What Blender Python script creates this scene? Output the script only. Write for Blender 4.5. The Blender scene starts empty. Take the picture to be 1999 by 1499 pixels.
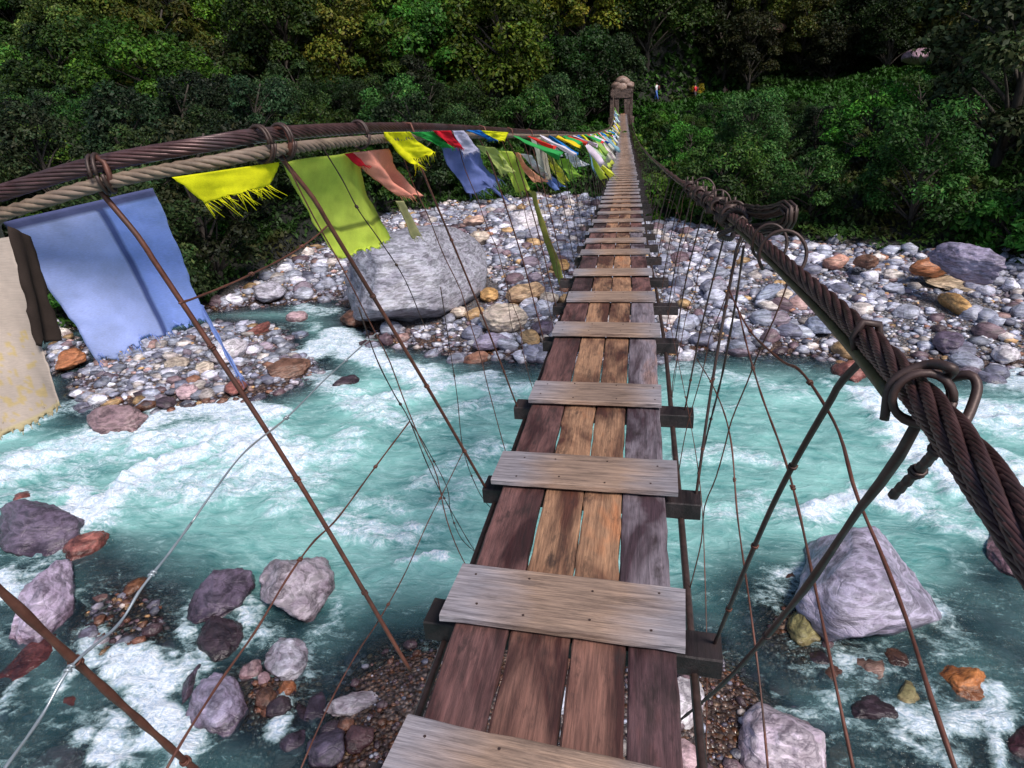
import bpy, math, random
import numpy as np
from mathutils import Vector, Matrix
rnd = random.Random(7)
rg = np.random.default_rng(11)
S = bpy.context.scene
COL = S.collection

# ------------------------------------------------------------------ camera
FPX = 1300.0                                   # focal length in photo pixels (photo 1999 wide)
def cam_axes(pitch, yaw, roll):
    cp, sp = math.cos(pitch), math.sin(pitch); cy, sy = math.cos(yaw), math.sin(yaw)
    F = np.array([-sy*cp, cy*cp, -sp]); R = np.array([cy, sy, 0.0]); U = np.cross(R, F)
    c, s = math.cos(roll), math.sin(roll)
    return F, c*R+s*U, -s*R+c*U
CF, CR, CU = cam_axes(*[math.radians(a) for a in (23.0, 10.6, -2.9)])
CC = np.array([.19, 0.0, 6.6])
cam = bpy.data.cameras.new('camera'); cam_o = bpy.data.objects.new('camera', cam); COL.objects.link(cam_o)
cam.sensor_width = 36.0; cam.lens = 36.0*FPX/1999.0; cam.clip_start = .05; cam.clip_end = 2000
cam_o.matrix_world = Matrix(((CR[0], CU[0], -CF[0], CC[0]), (CR[1], CU[1], -CF[1], CC[1]), (CR[2], CU[2], -CF[2], CC[2]), (0, 0, 0, 1)))
S.camera = cam_o
S.render.resolution_x = 1024; S.render.resolution_y = 768

# ------------------------------------------------------------------ light
W = bpy.data.worlds.new('World'); S.world = W; W.use_nodes = True
nt = W.node_tree; bg = nt.nodes['Background']
sky = nt.nodes.new('ShaderNodeTexSky'); sky.sky_type = 'NISHITA'; sky.sun_disc = False
SUN_EL, SUN_AZ = 50, 138                        # azimuth clockwise from +Y
sky.sun_elevation = math.radians(SUN_EL); sky.sun_rotation = math.radians(SUN_AZ)
nt.links.new(sky.outputs[0], bg.inputs[0]); bg.inputs[1].default_value = .085
sl = bpy.data.lights.new('sun', 'SUN'); so = bpy.data.objects.new('sun', sl); COL.objects.link(so)
sl.energy = 2.7; sl.angle = math.radians(16); sl.color = (1, .94, .86)
so.rotation_euler = (math.radians(90-SUN_EL), 0, math.radians(180-SUN_AZ))
so.location = (0, -10, 40)
S.view_settings.view_transform = 'Standard'; S.view_settings.look = 'None'
S.view_settings.gamma = 1.0; S.view_settings.exposure = .70

# ------------------------------------------------------------------ pixel rays -> points in the place
def ray(px, py): return CF + CR*((px-999.5)/FPX) - CU*((py-749.5)/FPX)
def on_z(px, py, z=0.0): d = ray(px, py); return CC + d*((z-CC[2])/d[2])
def on_y(px, py, Y): d = ray(px, py); return CC + d*((Y-CC[1])/d[1])
def on_d(px, py, D): return CC + ray(px, py)*D
def on_x(px, py, X): d = ray(px, py); return CC + d*((X-CC[0])/d[0])
def depth_of(P): return float((np.asarray(P)-CC) @ CF)

# ------------------------------------------------------------------ noise
def _h(ix, iy, iz, seed):
    n = (ix*374761393 + iy*668265263 + iz*2147483647*3 + seed*974634777) & 0xffffffff
    n = ((n ^ (n >> 13))*1274126177) & 0xffffffff
    n = ((n ^ (n >> 15))*2246822519) & 0xffffffff
    return ((n ^ (n >> 16)) & 0xffff)/32767.5 - 1.0
def vn(x, y, z=None, seed=0):
    x = np.asarray(x, float); y = np.asarray(y, float); z = np.zeros_like(x) if z is None else np.asarray(z, float)
    xi, yi, zi = np.floor(x), np.floor(y), np.floor(z)
    fx, fy, fz = x-xi, y-yi, z-zi
    fx = fx*fx*fx*(fx*(fx*6-15)+10); fy = fy*fy*fy*(fy*(fy*6-15)+10); fz = fz*fz*fz*(fz*(fz*6-15)+10)
    xi = xi.astype(np.int64); yi = yi.astype(np.int64); zi = zi.astype(np.int64)
    r = 0
    for a in (0, 1):
        for b in (0, 1):
            for c in (0, 1):
                r = r + _h(xi+a, yi+b, zi+c, seed)*(fx if a else 1-fx)*(fy if b else 1-fy)*(fz if c else 1-fz)
    return r
def fbm(x, y, z=None, seed=0, o=4):
    r = 0; a = 1.0; s = 1.0; t = 0
    for i in range(o):
        r = r + a*vn(x*s, y*s, None if z is None else z*s, seed+i*17); t += a; a *= .5; s *= 2.03
    return r/t
def sstep(a, b, x): t = np.clip((x-a)/(b-a), 0, 1); return t*t*(3-2*t)

# ------------------------------------------------------------------ objects
def link(o, parent=None):
    COL.objects.link(o)
    if parent is not None: o.parent = parent
    return o
def tag(o, label=None, cat=None, group=None, kind=None):
    if label: o['label'] = label
    if cat: o['category'] = cat
    if group: o['group'] = group
    if kind: o['kind'] = kind
    return o
def empty(name, loc=(0, 0, 0)):
    o = bpy.data.objects.new(name, None); o.location = loc; o.empty_display_size = .2; return link(o)
def mesh_data(name, V, Fc, mat=None, smooth=True, col=None, attrs=None):
    V = np.asarray(V, np.float32); me = bpy.data.meshes.new(name)
    if isinstance(Fc, np.ndarray):
        k = Fc.shape[1]; n = len(Fc)
        me.vertices.add(len(V)); me.vertices.foreach_set('co', V.ravel())
        me.loops.add(n*k); me.polygons.add(n)
        me.loops.foreach_set('vertex_index', Fc.astype(np.int32).ravel())
        me.polygons.foreach_set('loop_start', np.arange(0, n*k, k, dtype=np.int32))
        me.update(calc_edges=True)
    else:
        me.from_pydata([tuple(v) for v in V.tolist()], [], Fc)
    if smooth: me.polygons.foreach_set('use_smooth', np.ones(len(me.polygons), bool))
    if col is not None:
        a = me.color_attributes.new('col', 'FLOAT_COLOR', 'POINT')
        c4 = np.ones((len(V), 4), np.float32); c4[:, :3] = col; a.data.foreach_set('color', c4.ravel())
    for k_, v_ in (attrs or {}).items():
        a = me.attributes.new(k_, 'FLOAT', 'POINT'); a.data.foreach_set('value', np.asarray(v_, np.float32))
    if mat: me.materials.append(mat)
    me.update(); return me
def mesh_obj(name, V, Fc, mat=None, parent=None, **kw):
    return link(bpy.data.objects.new(name, mesh_data(name, V, Fc, mat, **kw)), parent)
class MB:                                        # gathers shapes into one mesh
    def __init__(s): s.v = []; s.f = []; s.c = []
    def add(s, V, Fc, col=None):
        b = len(s.v); s.v += [tuple(map(float, v)) for v in V]; s.f += [tuple(int(i)+b for i in f) for f in Fc]
        s.c += [col or (1, 1, 1)]*len(V)
    def build(s, name, mat, parent=None, smooth=True, col=False):
        return mesh_obj(name, s.v, s.f, mat, parent, smooth=smooth, col=np.array(s.c) if col else None)
def frames(P):
    P = np.asarray(P, float); T = np.gradient(P, axis=0); T /= np.linalg.norm(T, axis=1)[:, None]+1e-12
    N = np.zeros_like(P); up = np.array([0, 0, 1.0]) if abs(T[0][2]) < .9 else np.array([1.0, 0, 0])
    n = np.cross(T[0], up); n /= np.linalg.norm(n)
    for i in range(len(P)):
        n = n - T[i]*(n@T[i]); n /= np.linalg.norm(n)+1e-12; N[i] = n
    return T, N, np.cross(T, N)
def tube(mb, P, r, seg=8, caps=True, col=None, jit=0.0):
    P = np.asarray(P, float); n = len(P); T, N, B = frames(P); r = np.broadcast_to(np.asarray(r, float), (n,))
    V = []
    for i in range(n):
        for k in range(seg):
            a = 2*math.pi*k/seg; rr = r[i]*(1+jit*rnd.uniform(-1, 1)); V.append(P[i]+rr*(math.cos(a)*N[i]+math.sin(a)*B[i]))
    Fc = [(i*seg+k, i*seg+(k+1) % seg, (i+1)*seg+(k+1) % seg, (i+1)*seg+k) for i in range(n-1) for k in range(seg)]
    if caps: Fc += [tuple(range(seg))[::-1], tuple((n-1)*seg+k for k in range(seg))]
    mb.add(V, Fc, col)
def spline(P, n=None, step=None):                # Catmull-Rom through points
    P = np.asarray(P, float)
    if len(P) == 2: return P[0]+(P[1]-P[0])*np.linspace(0, 1, n or 2)[:, None]
    Q = np.vstack([2*P[0]-P[1], P, 2*P[-1]-P[-2]]); L = len(P)-1
    if step: n = max(4, int(np.linalg.norm(np.diff(P, axis=0), axis=1).sum()/step))
    d = np.concatenate([[0], np.cumsum(np.linalg.norm(np.diff(P, axis=0), axis=1))]); out = []
    for s in np.linspace(0, d[-1], n):
        i = min(int(np.searchsorted(d, s, side='right'))-1, L-1); t = (s-d[i])/(d[i+1]-d[i]+1e-12)
        p0, p1, p2, p3 = Q[i], Q[i+1], Q[i+2], Q[i+3]
        out.append(.5*((2*p1)+(-p0+p2)*t+(2*p0-5*p1+4*p2-p3)*t*t+(-p0+3*p1-3*p2+p3)*t**3))
    return np.array(out)
def rope(mb, P, R, strands=6, pitch=.25, seg=6, fill=True, col=None):   # laid strands round a core
    P = np.asarray(P, float); T, N, B = frames(P); s = np.concatenate([[0], np.cumsum(np.linalg.norm(np.diff(P, axis=0), axis=1))])
    rs = R*math.sin(math.pi/strands)/(1+math.sin(math.pi/strands))*1.08; rc = R-rs
    for k in range(strands):
        a = 2*math.pi*(k/strands+s/pitch)
        tube(mb, P+rc*(np.cos(a)[:, None]*N+np.sin(a)[:, None]*B), rs, seg, col=col)
    if fill: tube(mb, P, rc, 8, col=col)
def wire_rope(mb, P, R, strands=7, pitch=.5, wires=6, wpitch=.07):   # strands that are themselves laid from wires
    P = np.asarray(P, float); T, N, B = frames(P); s = np.concatenate([[0], np.cumsum(np.linalg.norm(np.diff(P, axis=0), axis=1))])
    rs = R*math.sin(math.pi/strands)/(1+math.sin(math.pi/strands))*1.06; rc = R-rs; rw = rs*.40
    for k in range(strands):
        a = 2*math.pi*(k/strands+s/pitch); O = np.cos(a)[:, None]*N+np.sin(a)[:, None]*B; Q = P+rc*O; T2 = np.cross(T, O)
        tube(mb, Q, rs*.72, 6)
        for w in range(wires):
            c_ = 2*math.pi*(w/wires-s/wpitch); tube(mb, Q+(rs-rw)*(np.cos(c_)[:, None]*O+np.sin(c_)[:, None]*T2), rw, 4)
    tube(mb, P, rc, 8)
def box(mb, c, s, rot=None, col=None, bev=.0):
    x, y, z = [d/2 for d in s]; V = []
    if bev <= 0:
        V = [(i*x, j*y, k*z) for i in (-1, 1) for j in (-1, 1) for k in (-1, 1)]
        Fc = [(0, 1, 3, 2), (4, 6, 7, 5), (0, 4, 5, 1), (2, 3, 7, 6), (0, 2, 6, 4), (1, 5, 7, 3)]
    M = np.array(rot) if rot is not None else np.eye(3)
    mb.add([np.array(c)+M@np.array(v) for v in V], Fc, col)

# ------------------------------------------------------------------ materials
def newmat(name):
    m = bpy.data.materials.new(name); m.use_nodes = True; t = m.node_tree; b = t.nodes['Principled BSDF']
    return m, t, b, t.nodes['Material Output']
def nd(t, typ, **kw):
    n = t.nodes.new(typ)
    for k, v in kw.items():
        if k.startswith('i_'): n.inputs[k[2:].replace('_', ' ')].default_value = v
        else: setattr(n, k, v)
    return n
def ramp(t, src, stops, interp='LINEAR'):
    r = t.nodes.new('ShaderNodeValToRGB'); r.color_ramp.interpolation = interp
    e = r.color_ramp.elements
    while len(e) < len(stops): e.new(.5)
    for i, (p, c) in enumerate(stops):
        e[i].position = p; e[i].color = (*c, 1) if len(c) == 3 else c
    t.links.new(src, r.inputs[0]); return r.outputs[0]
def mix(t, fac, a, b, mode='MIX'):
    n = t.nodes.new('ShaderNodeMix'); n.data_type = 'RGBA'; n.blend_type = mode
    for v, i in ((fac, 0), (a, 6), (b, 7)):
        if hasattr(v, 'default_value'): t.links.new(v, n.inputs[i])
        else: n.inputs[i].default_value = v if i == 0 else (*v, 1)
    return n.outputs[2]
def math_(t, op, a, b=0.0, clamp=False):
    n = t.nodes.new('ShaderNodeMath'); n.operation = op; n.use_clamp = clamp
    for v, i in ((a, 0), (b, 1)):
        if hasattr(v, 'default_value'): t.links.new(v, n.inputs[i])
        else: n.inputs[i].default_value = v
    return n.outputs[0]
def noise(t, vec, scale, detail=4, rough=.55, dist=0.0):
    n = nd(t, 'ShaderNodeTexNoise'); n.inputs['Scale'].default_value = scale; n.inputs['Detail'].default_value = detail
    n.inputs['Roughness'].default_value = rough; n.inputs['Distortion'].default_value = dist
    if vec is not None: t.links.new(vec, n.inputs['Vector'])
    return n.outputs['Fac']
def mapping(t, vec, scale=(1, 1, 1), rot=(0, 0, 0), loc=(0, 0, 0)):
    n = nd(t, 'ShaderNodeMapping'); n.inputs['Scale'].default_value = scale; n.inputs['Rotation'].default_value = rot
    n.inputs['Location'].default_value = loc; t.links.new(vec, n.inputs['Vector']); return n.outputs[0]
def bump(t, b, h, strength=.5, dist=.02):
    n = nd(t, 'ShaderNodeBump'); n.inputs['Strength'].default_value = strength; n.inputs['Distance'].default_value = dist
    t.links.new(h, n.inputs['Height']); t.links.new(n.outputs[0], b.inputs['Normal']); return n
def randvec(t, vec, amp=50.0):                   # shift texture space per object so copies differ
    oi = nd(t, 'ShaderNodeObjectInfo'); m = nd(t, 'ShaderNodeVectorMath', operation='SCALE')
    cx = nd(t, 'ShaderNodeCombineXYZ'); r = oi.outputs['Random']
    t.links.new(r, cx.inputs[0]); t.links.new(math_(t, 'MULTIPLY', r, 7.3), cx.inputs[1]); t.links.new(math_(t, 'MULTIPLY', r, 3.1), cx.inputs[2])
    t.links.new(cx.outputs[0], m.inputs[0]); m.inputs['Scale'].default_value = amp
    a = nd(t, 'ShaderNodeVectorMath', operation='ADD'); t.links.new(vec, a.inputs[0]); t.links.new(m.outputs[0], a.inputs[1])
    return a.outputs[0], oi

def stone_mat(name, use_attr):
    m, t, b, o = newmat(name)
    tc = nd(t, 'ShaderNodeTexCoord'); geo = nd(t, 'ShaderNodeNewGeometry')
    if use_attr:
        at = nd(t, 'ShaderNodeAttribute', attribute_name='col'); base = at.outputs['Color']; v = tc.outputs['Object']
    else:
        v, oi = randvec(t, geo.outputs['Position'], 13.0); base = oi.outputs['Color']
    n1 = noise(t, v, 5.0, 6, .65, .4); n2 = noise(t, v, 28.0, 5, .7)
    w = noise(t, mapping(t, v, (1.2, 1.6, 7.5), (.5, .35, .2)), 1.7, 6, .6, .3)
    n0 = noise(t, v, 1.6, 3, .5, .3); c = mix(t, ramp(t, n1, [(.3, (.0,)*3), (.7, (1,)*3)]), mix(t, 1.0, base, (.55, .5, .54), 'MULTIPLY'), base)
    c = mix(t, ramp(t, n0, [(.42, (0,)*3), (.6, (.6,)*3)]), c, mix(t, 1.0, c, (.60, .57, .60), 'MULTIPLY'))
    c = mix(t, ramp(t, w, [(.38, (0,)*3), (.48, (.9,)*3), (.53, (.05,)*3)]), c, mix(t, 1.0, c, (1.9, 1.85, 1.95), 'MULTIPLY'))
    c = mix(t, ramp(t, w, [(.56, (0,)*3), (.6, (.7,)*3), (.64, (0,)*3)]), c, mix(t, 1.0, c, (.25, .22, .26), 'MULTIPLY'))
    c = mix(t, .55, c, mix(t, n2, (.68, .64, .66), (1.3, 1.3, 1.3)), 'MULTIPLY')
    z = nd(t, 'ShaderNodeSeparateXYZ'); t.links.new(geo.outputs['Position'], z.inputs[0])
    wet = ramp(t, math_(t, 'ADD', z.outputs[2], math_(t, 'MULTIPLY', n1, .22)), [(.13, (1,)*3), (.27, (0,)*3)])
    c = mix(t, wet, c, mix(t, 1.0, c, (.42, .36, .36), 'MULTIPLY'))
    t.links.new(c, b.inputs['Base Color'])
    t.links.new(ramp(t, wet, [(0, (.42,)*3), (1, (.12,)*3)]), b.inputs['Roughness'])
    cr = nd(t, 'ShaderNodeTexVoronoi', feature='DISTANCE_TO_EDGE'); cr.inputs['Scale'].default_value = 2.1; t.links.new(mapping(t, v, (1, 1.6, 2.6), (.3, .6, .2)), cr.inputs['Vector'])
    bump(t, b, math_(t, 'ADD', math_(t, 'ADD', math_(t, 'MULTIPLY', n2, .55), math_(t, 'MULTIPLY', w, .8)), math_(t, 'ADD', math_(t, 'MULTIPLY', n1, 1.2), math_(t, 'MULTIPLY', ramp(t, cr.outputs['Distance'], [(0, (0,)*3), (.035, (1,)*3)]), .22))), .7, .03)
    return m
M_stone = stone_mat('river_stone', False); M_cobble = stone_mat('cobble', True)

def wood_mat(name, dark, axis):                  # board wood, grain along axis of the object
    m, t, b, o = newmat(name); tc = nd(t, 'ShaderNodeTexCoord')
    v, oi = randvec(t, tc.outputs['Object'], 31.0)
    sc = (22, 1.3, 22) if axis == 'y' else (1.3, 22, 22)
    g = noise(t, mapping(t, v, sc), 2.2, 7, .68, .35)
    g2 = noise(t, mapping(t, v, tuple(s*3.4 for s in sc)), 2.0, 4, .7, .2)
    st = noise(t, mapping(t, v, (3.2, .9, 3) if axis == 'y' else (.9, 3.2, 3)), 1.6, 4, .6, .6)
    base = oi.outputs['Color']
    if axis == 'y':
        c = mix(t, ramp(t, st, [(.40, (0,)*3), (.56, (1,)*3)]), mix(t, 1.0, base, (.24, .16, .18), 'MULTIPLY'), base)
        c = mix(t, ramp(t, st, [(.6, (0,)*3), (.72, (.6,)*3)]), c, mix(t, 1.0, base, (1.45, .95, .62), 'MULTIPLY'))
    else:                                        # slats: trodden tan middle, weathered grey ends
        sx = nd(t, 'ShaderNodeSeparateXYZ'); t.links.new(tc.outputs['Object'], sx.inputs[0])
        d = math_(t, 'ADD', math_(t, 'ABSOLUTE', math_(t, 'ADD', sx.outputs[0], -.02)), math_(t, 'MULTIPLY', math_(t, 'ADD', st, -.5), .35))
        c = mix(t, ramp(t, d, [(.14, (0,)*3), (.34, (1,)*3)]), (.33, .22, .165), base)
    c = mix(t, .72, c, ramp(t, g, [(.3, (.28, .25, .27)), (.52, (.95, .95, .95)), (.75, (1.5, 1.45, 1.4))]), 'MULTIPLY')
    c = mix(t, .5, c, ramp(t, g2, [(.35, (.35,)*3), (.6, (1.3,)*3)]), 'MULTIPLY')
    n3 = noise(t, mapping(t, v, (1, .35, 1) if axis == 'y' else (.35, 1, 1)), 14.0, 5, .7)
    c = mix(t, ramp(t, n3, [(.55, (0,)*3), (.68, (dark,)*3)]), c, (.025, .015, .014))
    t.links.new(c, b.inputs['Base Color'])
    t.links.new(ramp(t, g, [(.3, (.8,)*3), (.7, (.5,)*3)]), b.inputs['Roughness'])
    bump(t, b, math_(t, 'ADD', g, math_(t, 'MULTIPLY', g2, .6)), .7, .006)
    return m
M_plank = wood_mat('plank_wood', .75, 'y'); M_slat = wood_mat('slat_wood', .35, 'x')

def metal_mat(name, c1, c2, c3, rough=.55, metallic=.35):
    m, t, b, o = newmat(name); tc = nd(t, 'ShaderNodeTexCoord')
    n1 = noise(t, tc.outputs['Object'], 22, 5, .7); n2 = noise(t, tc.outputs['Object'], 5.0, 3, .6)
    c = mix(t, ramp(t, n1, [(.35, (0,)*3), (.65, (1,)*3)]), c1, c2)
    c = mix(t, ramp(t, n2, [(.5, (0,)*3), (.72, (1,)*3)]), c, c3)
    t.links.new(c, b.inputs['Base Color']); b.inputs['Roughness'].default_value = rough; b.inputs['Metallic'].default_value = metallic
    bump(t, b, n1, .35, .003); return m
M_rust = metal_mat('rusty_cable', (.045, .02, .02), (.12, .06, .06), (.085, .06, .065), .4)
M_rustdark = metal_mat('dark_steel', (.035, .022, .02), (.085, .05, .045), (.05, .028, .02), .5)
M_rod = metal_mat('rusty_rod', (.09, .030, .02), (.17, .065, .045), (.06, .035, .03), .55)
M_tan = metal_mat('weathered_rope', (.11, .075, .055), (.25, .18, .13), (.17, .12, .10), .65, .0)
M_pipe = metal_mat('olive_cable', (.06, .05, .02), (.12, .10, .045), (.09, .06, .03), .5, .1)
M_pale = metal_mat('pale_wire', (.25, .28, .32), (.38, .42, .46), (.3, .3, .3), .35, .5)

def cloth_mat():
    m, t, b, o = newmat('flag_cloth'); tc = nd(t, 'ShaderNodeTexCoord'); at = nd(t, 'ShaderNodeAttribute', attribute_name='col')
    n1 = noise(t, tc.outputs['Object'], 9, 5, .6); n2 = noise(t, mapping(t, tc.outputs['Object'], (1, 60, 300)), 4.0, 2, .6)
    c = mix(t, .6, at.outputs['Color'], ramp(t, n1, [(.3, (.7,)*3), (.7, (1.2,)*3)]), 'MULTIPLY')
    c = mix(t, .35, c, ramp(t, n2, [(.35, (.7,)*3), (.65, (1.2,)*3)]), 'MULTIPLY')
    t.links.new(c, b.inputs['Base Color']); b.inputs['Roughness'].default_value = .85; b.inputs['Specular IOR Level'].default_value = .15
    tr = nd(t, 'ShaderNodeBsdfTranslucent'); t.links.new(c, tr.inputs[0]); mx = nd(t, 'ShaderNodeMixShader'); mx.inputs[0].default_value = .35
    t.links.new(b.outputs[0], mx.inputs[1]); t.links.new(tr.outputs[0], mx.inputs[2]); t.links.new(mx.outputs[0], o.inputs[0])
    bump(t, b, n2, .3, .002); return m
M_cloth = cloth_mat()

def leaf_mat(name, rough, spec, trans):
    m, t, b, o = newmat(name); at = nd(t, 'ShaderNodeAttribute', attribute_name='col'); oi = nd(t, 'ShaderNodeObjectInfo')
    c = mix(t, 1.0, mix(t, 1.0, at.outputs['Color'], oi.outputs['Color'], 'MULTIPLY'), (.88, 1.0, .66), 'MULTIPLY')
    t.links.new(c, b.inputs['Base Color']); b.inputs['Roughness'].default_value = rough; b.inputs['Specular IOR Level'].default_value = spec
    tr = nd(t, 'ShaderNodeBsdfTranslucent'); t.links.new(c, tr.inputs[0]); mx = nd(t, 'ShaderNodeMixShader'); mx.inputs[0].default_value = trans
    t.links.new(b.outputs[0], mx.inputs[1]); t.links.new(tr.outputs[0], mx.inputs[2]); t.links.new(mx.outputs[0], o.inputs[0]); return m
M_leaf = leaf_mat('foliage', .55, .2, .2)
m, t, b, o = newmat('bark'); tc = nd(t, 'ShaderNodeTexCoord'); n_ = noise(t, mapping(t, tc.outputs['Object'], (6, 6, 1)), 3, 5)
t.links.new(ramp(t, n_, [(.3, (.018, .013, .01)), (.7, (.07, .055, .045))]), b.inputs['Base Color']); b.inputs['Roughness'].default_value = .9; bump(t, b, n_, .6, .03); M_bark = m
def plain(name, c, rough=.8):
    m, t, b, o = newmat(name); tc = nd(t, 'ShaderNodeTexCoord'); n_ = noise(t, tc.outputs['Object'], 12, 4)
    t.links.new(mix(t, n_, tuple(x*.75 for x in c), tuple(x*1.2 for x in c)), b.inputs['Base Color']); b.inputs['Roughness'].default_value = rough; return m

# ------------------------------------------------------------------ river plan (world metres, water at z = 0)
def poly_z(pts): return np.array([on_z(x, y, 0.0)[:2] for x, y in pts])
shore = poly_z([(-60, 690), (60, 660), (200, 628), (390, 606), (520, 593), (600, 588), (665, 578), (690, 632), (760, 668), (860, 690), (1060, 702), (1290, 692), (1400, 688), (1560, 692), (1640, 702), (1800, 716), (1999, 730)])
BAR = np.vstack([[[-260, 60], [-60, 22]], shore, [[25, 14.5], [60, 9], [260, -10], [260, 400], [-260, 400]]])
ISLAND = poly_z([(150, 735), (215, 690), (330, 655), (430, 630), (545, 640), (562, 690), (615, 708), (620, 735), (560, 757), (470, 782), (400, 788), (335, 800), (250, 792), (185, 800), (150, 775)])
ISLET = poly_z([(90, 690), (130, 660), (165, 675), (160, 710), (110, 730)])
NEARBAR = poly_z([(650, 1460), (650, 1400), (700, 1310), (750, 1275), (840, 1258), (950, 1262), (1300, 1245), (1395, 1268), (1450, 1330), (1500, 1390), (1500, 1499), (1520, 1800), (640, 1800)])
SHALLOW = poly_z([(-500, 1080), (0, 1085), (170, 1075), (330, 1120), (500, 1215), (690, 1250), (900, 1235), (1310, 1185), (1450, 1135), (1540, 1130), (1640, 1280), (1760, 1270), (1870, 1150), (2030, 1060), (2600, 1000), (2600, 2000), (-500, 2000)])
STONEPATCH = [poly_z([(1530, 1180), (1600, 1200), (1640, 1260), (1560, 1290), (1500, 1240)]), poly_z([(180, 1190), (230, 1160), (300, 1180), (310, 1230), (260, 1290), (200, 1260)]), poly_z([(470, 1330), (540, 1310), (570, 1350), (560, 1400), (490, 1390)])]
def sdf(poly, X, Y):                             # + inside
    d = np.full(X.shape, 1e9); ins = np.zeros(X.shape, bool); n = len(poly)
    for i in range(n):
        a, c = poly[i], poly[(i+1) % n]; e = c-a; wx = X-a[0]; wy = Y-a[1]
        t_ = np.clip((wx*e[0]+wy*e[1])/(e@e), 0, 1); d = np.minimum(d, (wx-e[0]*t_)**2+(wy-e[1]*t_)**2)
        cnd = ((a[1] <= Y) & (c[1] > Y)) | ((c[1] <= Y) & (a[1] > Y))
        with np.errstate(divide='ignore', invalid='ignore'):
            xs = a[0]+(Y-a[1])/(c[1]-a[1])*e[0]
        ins ^= cnd & (X < xs)
    d = np.sqrt(d); return np.where(ins, d, -d)
XF = [-200, -60, -34, -22, -19, -16.6, -15.2, -14.6, -13.5, -11, -7, -2.5, 0, 2, 4.4, 7, 9.2, 11.4, 13, 20, 60, 200]       # where the forest begins
YF = [60, 26, 19, 17.5, 18.5, 19.8, 22, 28, 36, 39, 42, 43, 38, 33, 30.5, 28.5, 27.3, 26, 24.5, 21, 15, 8]
XH = [-200, -60, -30, -10, 10, 40, 100, 200]                     # foot of the steep hillside
YH = [95, 62, 58, 66, 82, 80, 70, 60]
def terrain(X, Y):
    wob = fbm(X*.55, Y*.55, seed=3)*.5
    sb = sdf(BAR, X, Y)+wob*.8; si = sdf(ISLAND, X, Y)+wob*.3; s2 = sdf(ISLET, X, Y); sn = sdf(NEARBAR, X, Y)+wob*.25; ss = sdf(SHALLOW, X, Y)+wob*.5
    bed = -1.3+fbm(X*.8, Y*.8, seed=9)*.35
    bed = np.maximum(bed, -.28+.22*fbm(X*.9, Y*.9, seed=21)*1.0-np.clip(-ss, 0, 4)*.55)
    for P in STONEPATCH: bed = np.maximum(bed, .02-.5*np.clip(-sdf(P, X, Y), 0, 9)**1.0-.02)
    bar = np.where(sb > 0, .55*(1-np.exp(-sb*.22))+.018*sb, sb*.35)
    isl = np.where(si > 0, .20*(1-np.exp(-si*1.2)), si*.5)
    isl = np.maximum(isl, np.where(s2 > 0, .2*(1-np.exp(-s2*2)), s2*.6))
    nb = np.where(sn > 0, .10*(1-np.exp(-sn*1.5)), sn*.55)
    z = np.maximum(np.maximum(np.maximum(bed, np.maximum(bar, -3)), isl), nb)
    yf = np.interp(X, XF, YF); s = Y-yf
    fo = sstep(-1.0, 2.5, s+1.5*fbm(X*.3, Y*.3, seed=5))
    z = z + np.where(s > 0, .9*sstep(0, 6, s)+np.clip(s, 0, 200)*.075, 0)
    yh = np.interp(X, XH, YH); h = Y-yh
    z = z + np.where(h > 0, 1.05*np.clip(h, 0, 300)*sstep(0, 9, h), 0)
    z = z + fo*(fbm(X*.12, Y*.12, seed=31)*1.4)*sstep(0, 12, s)
    z = z + sstep(4, 26, -Y)*9                   # the bank behind the walker
    z = z + .035*fbm(X*3.1, Y*3.1, seed=8)
    return z, fo
def zat(x, y): return float(terrain(np.array([x], float), np.array([y], float))[0][0])
def axis(a, b, step, lo, hi, g=1.12):
    mid = list(np.arange(a, b, step)); l = []; x = a; d = step
    while x > lo: d *= g; x -= d; l.append(x)
    r = []; x = mid[-1]; d = step
    while x < hi: d *= g; x += d; r.append(x)
    return np.array(l[::-1]+mid+r)
def grid(xs, ys):
    X, Y = np.meshgrid(xs, ys); nx, ny = len(xs), len(ys)
    i = np.arange(nx*ny).reshape(ny, nx)
    Fq = np.stack([i[:-1, :-1], i[:-1, 1:], i[1:, 1:], i[1:, :-1]], -1).reshape(-1, 4)
    return X.ravel(), Y.ravel(), Fq
gx, gy, gf = grid(axis(-20, 17, .16, -250, 250, 1.07), axis(3, 34, .16, -45, 330, 1.05))
gz, gfo = terrain(gx, gy)
m, t, b, o = newmat('gravel_ground'); tc = nd(t, 'ShaderNodeTexCoord'); P_ = tc.outputs['Object']
vo = nd(t, 'ShaderNodeTexVoronoi'); vo.inputs['Scale'].default_value = 17; t.links.new(P_, vo.inputs['Vector'])
vo2 = nd(t, 'ShaderNodeTexVoronoi'); vo2.inputs['Scale'].default_value = 38; t.links.new(P_, vo2.inputs['Vector'])
sp = nd(t, 'ShaderNodeSeparateColor'); t.links.new(vo.outputs['Color'], sp.inputs[0])
sp2 = nd(t, 'ShaderNodeSeparateColor'); t.links.new(vo2.outputs['Color'], sp2.inputs[0])
pal = [(0, (.05, .045, .055)), (.25, (.13, .12, .14)), (.45, (.24, .24, .27)), (.62, (.10, .06, .05)), (.74, (.34, .33, .36)), (.86, (.28, .14, .06)), (.95, (.5, .47, .45))]
c1 = ramp(t, sp.outputs[0], pal, 'CONSTANT'); c2 = ramp(t, sp2.outputs[0], pal, 'CONSTANT')
c = mix(t, noise(t, P_, .9, 3), c1, c2)
c = mix(t, .8, c, ramp(t, vo.outputs['Distance'], [(.25, (1,)*3), (.62, (.18,)*3)]), 'MULTIPLY')
gg = nd(t, 'ShaderNodeNewGeometry'); z = nd(t, 'ShaderNodeSeparateXYZ'); t.links.new(gg.outputs['Position'], z.inputs[0])
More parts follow.
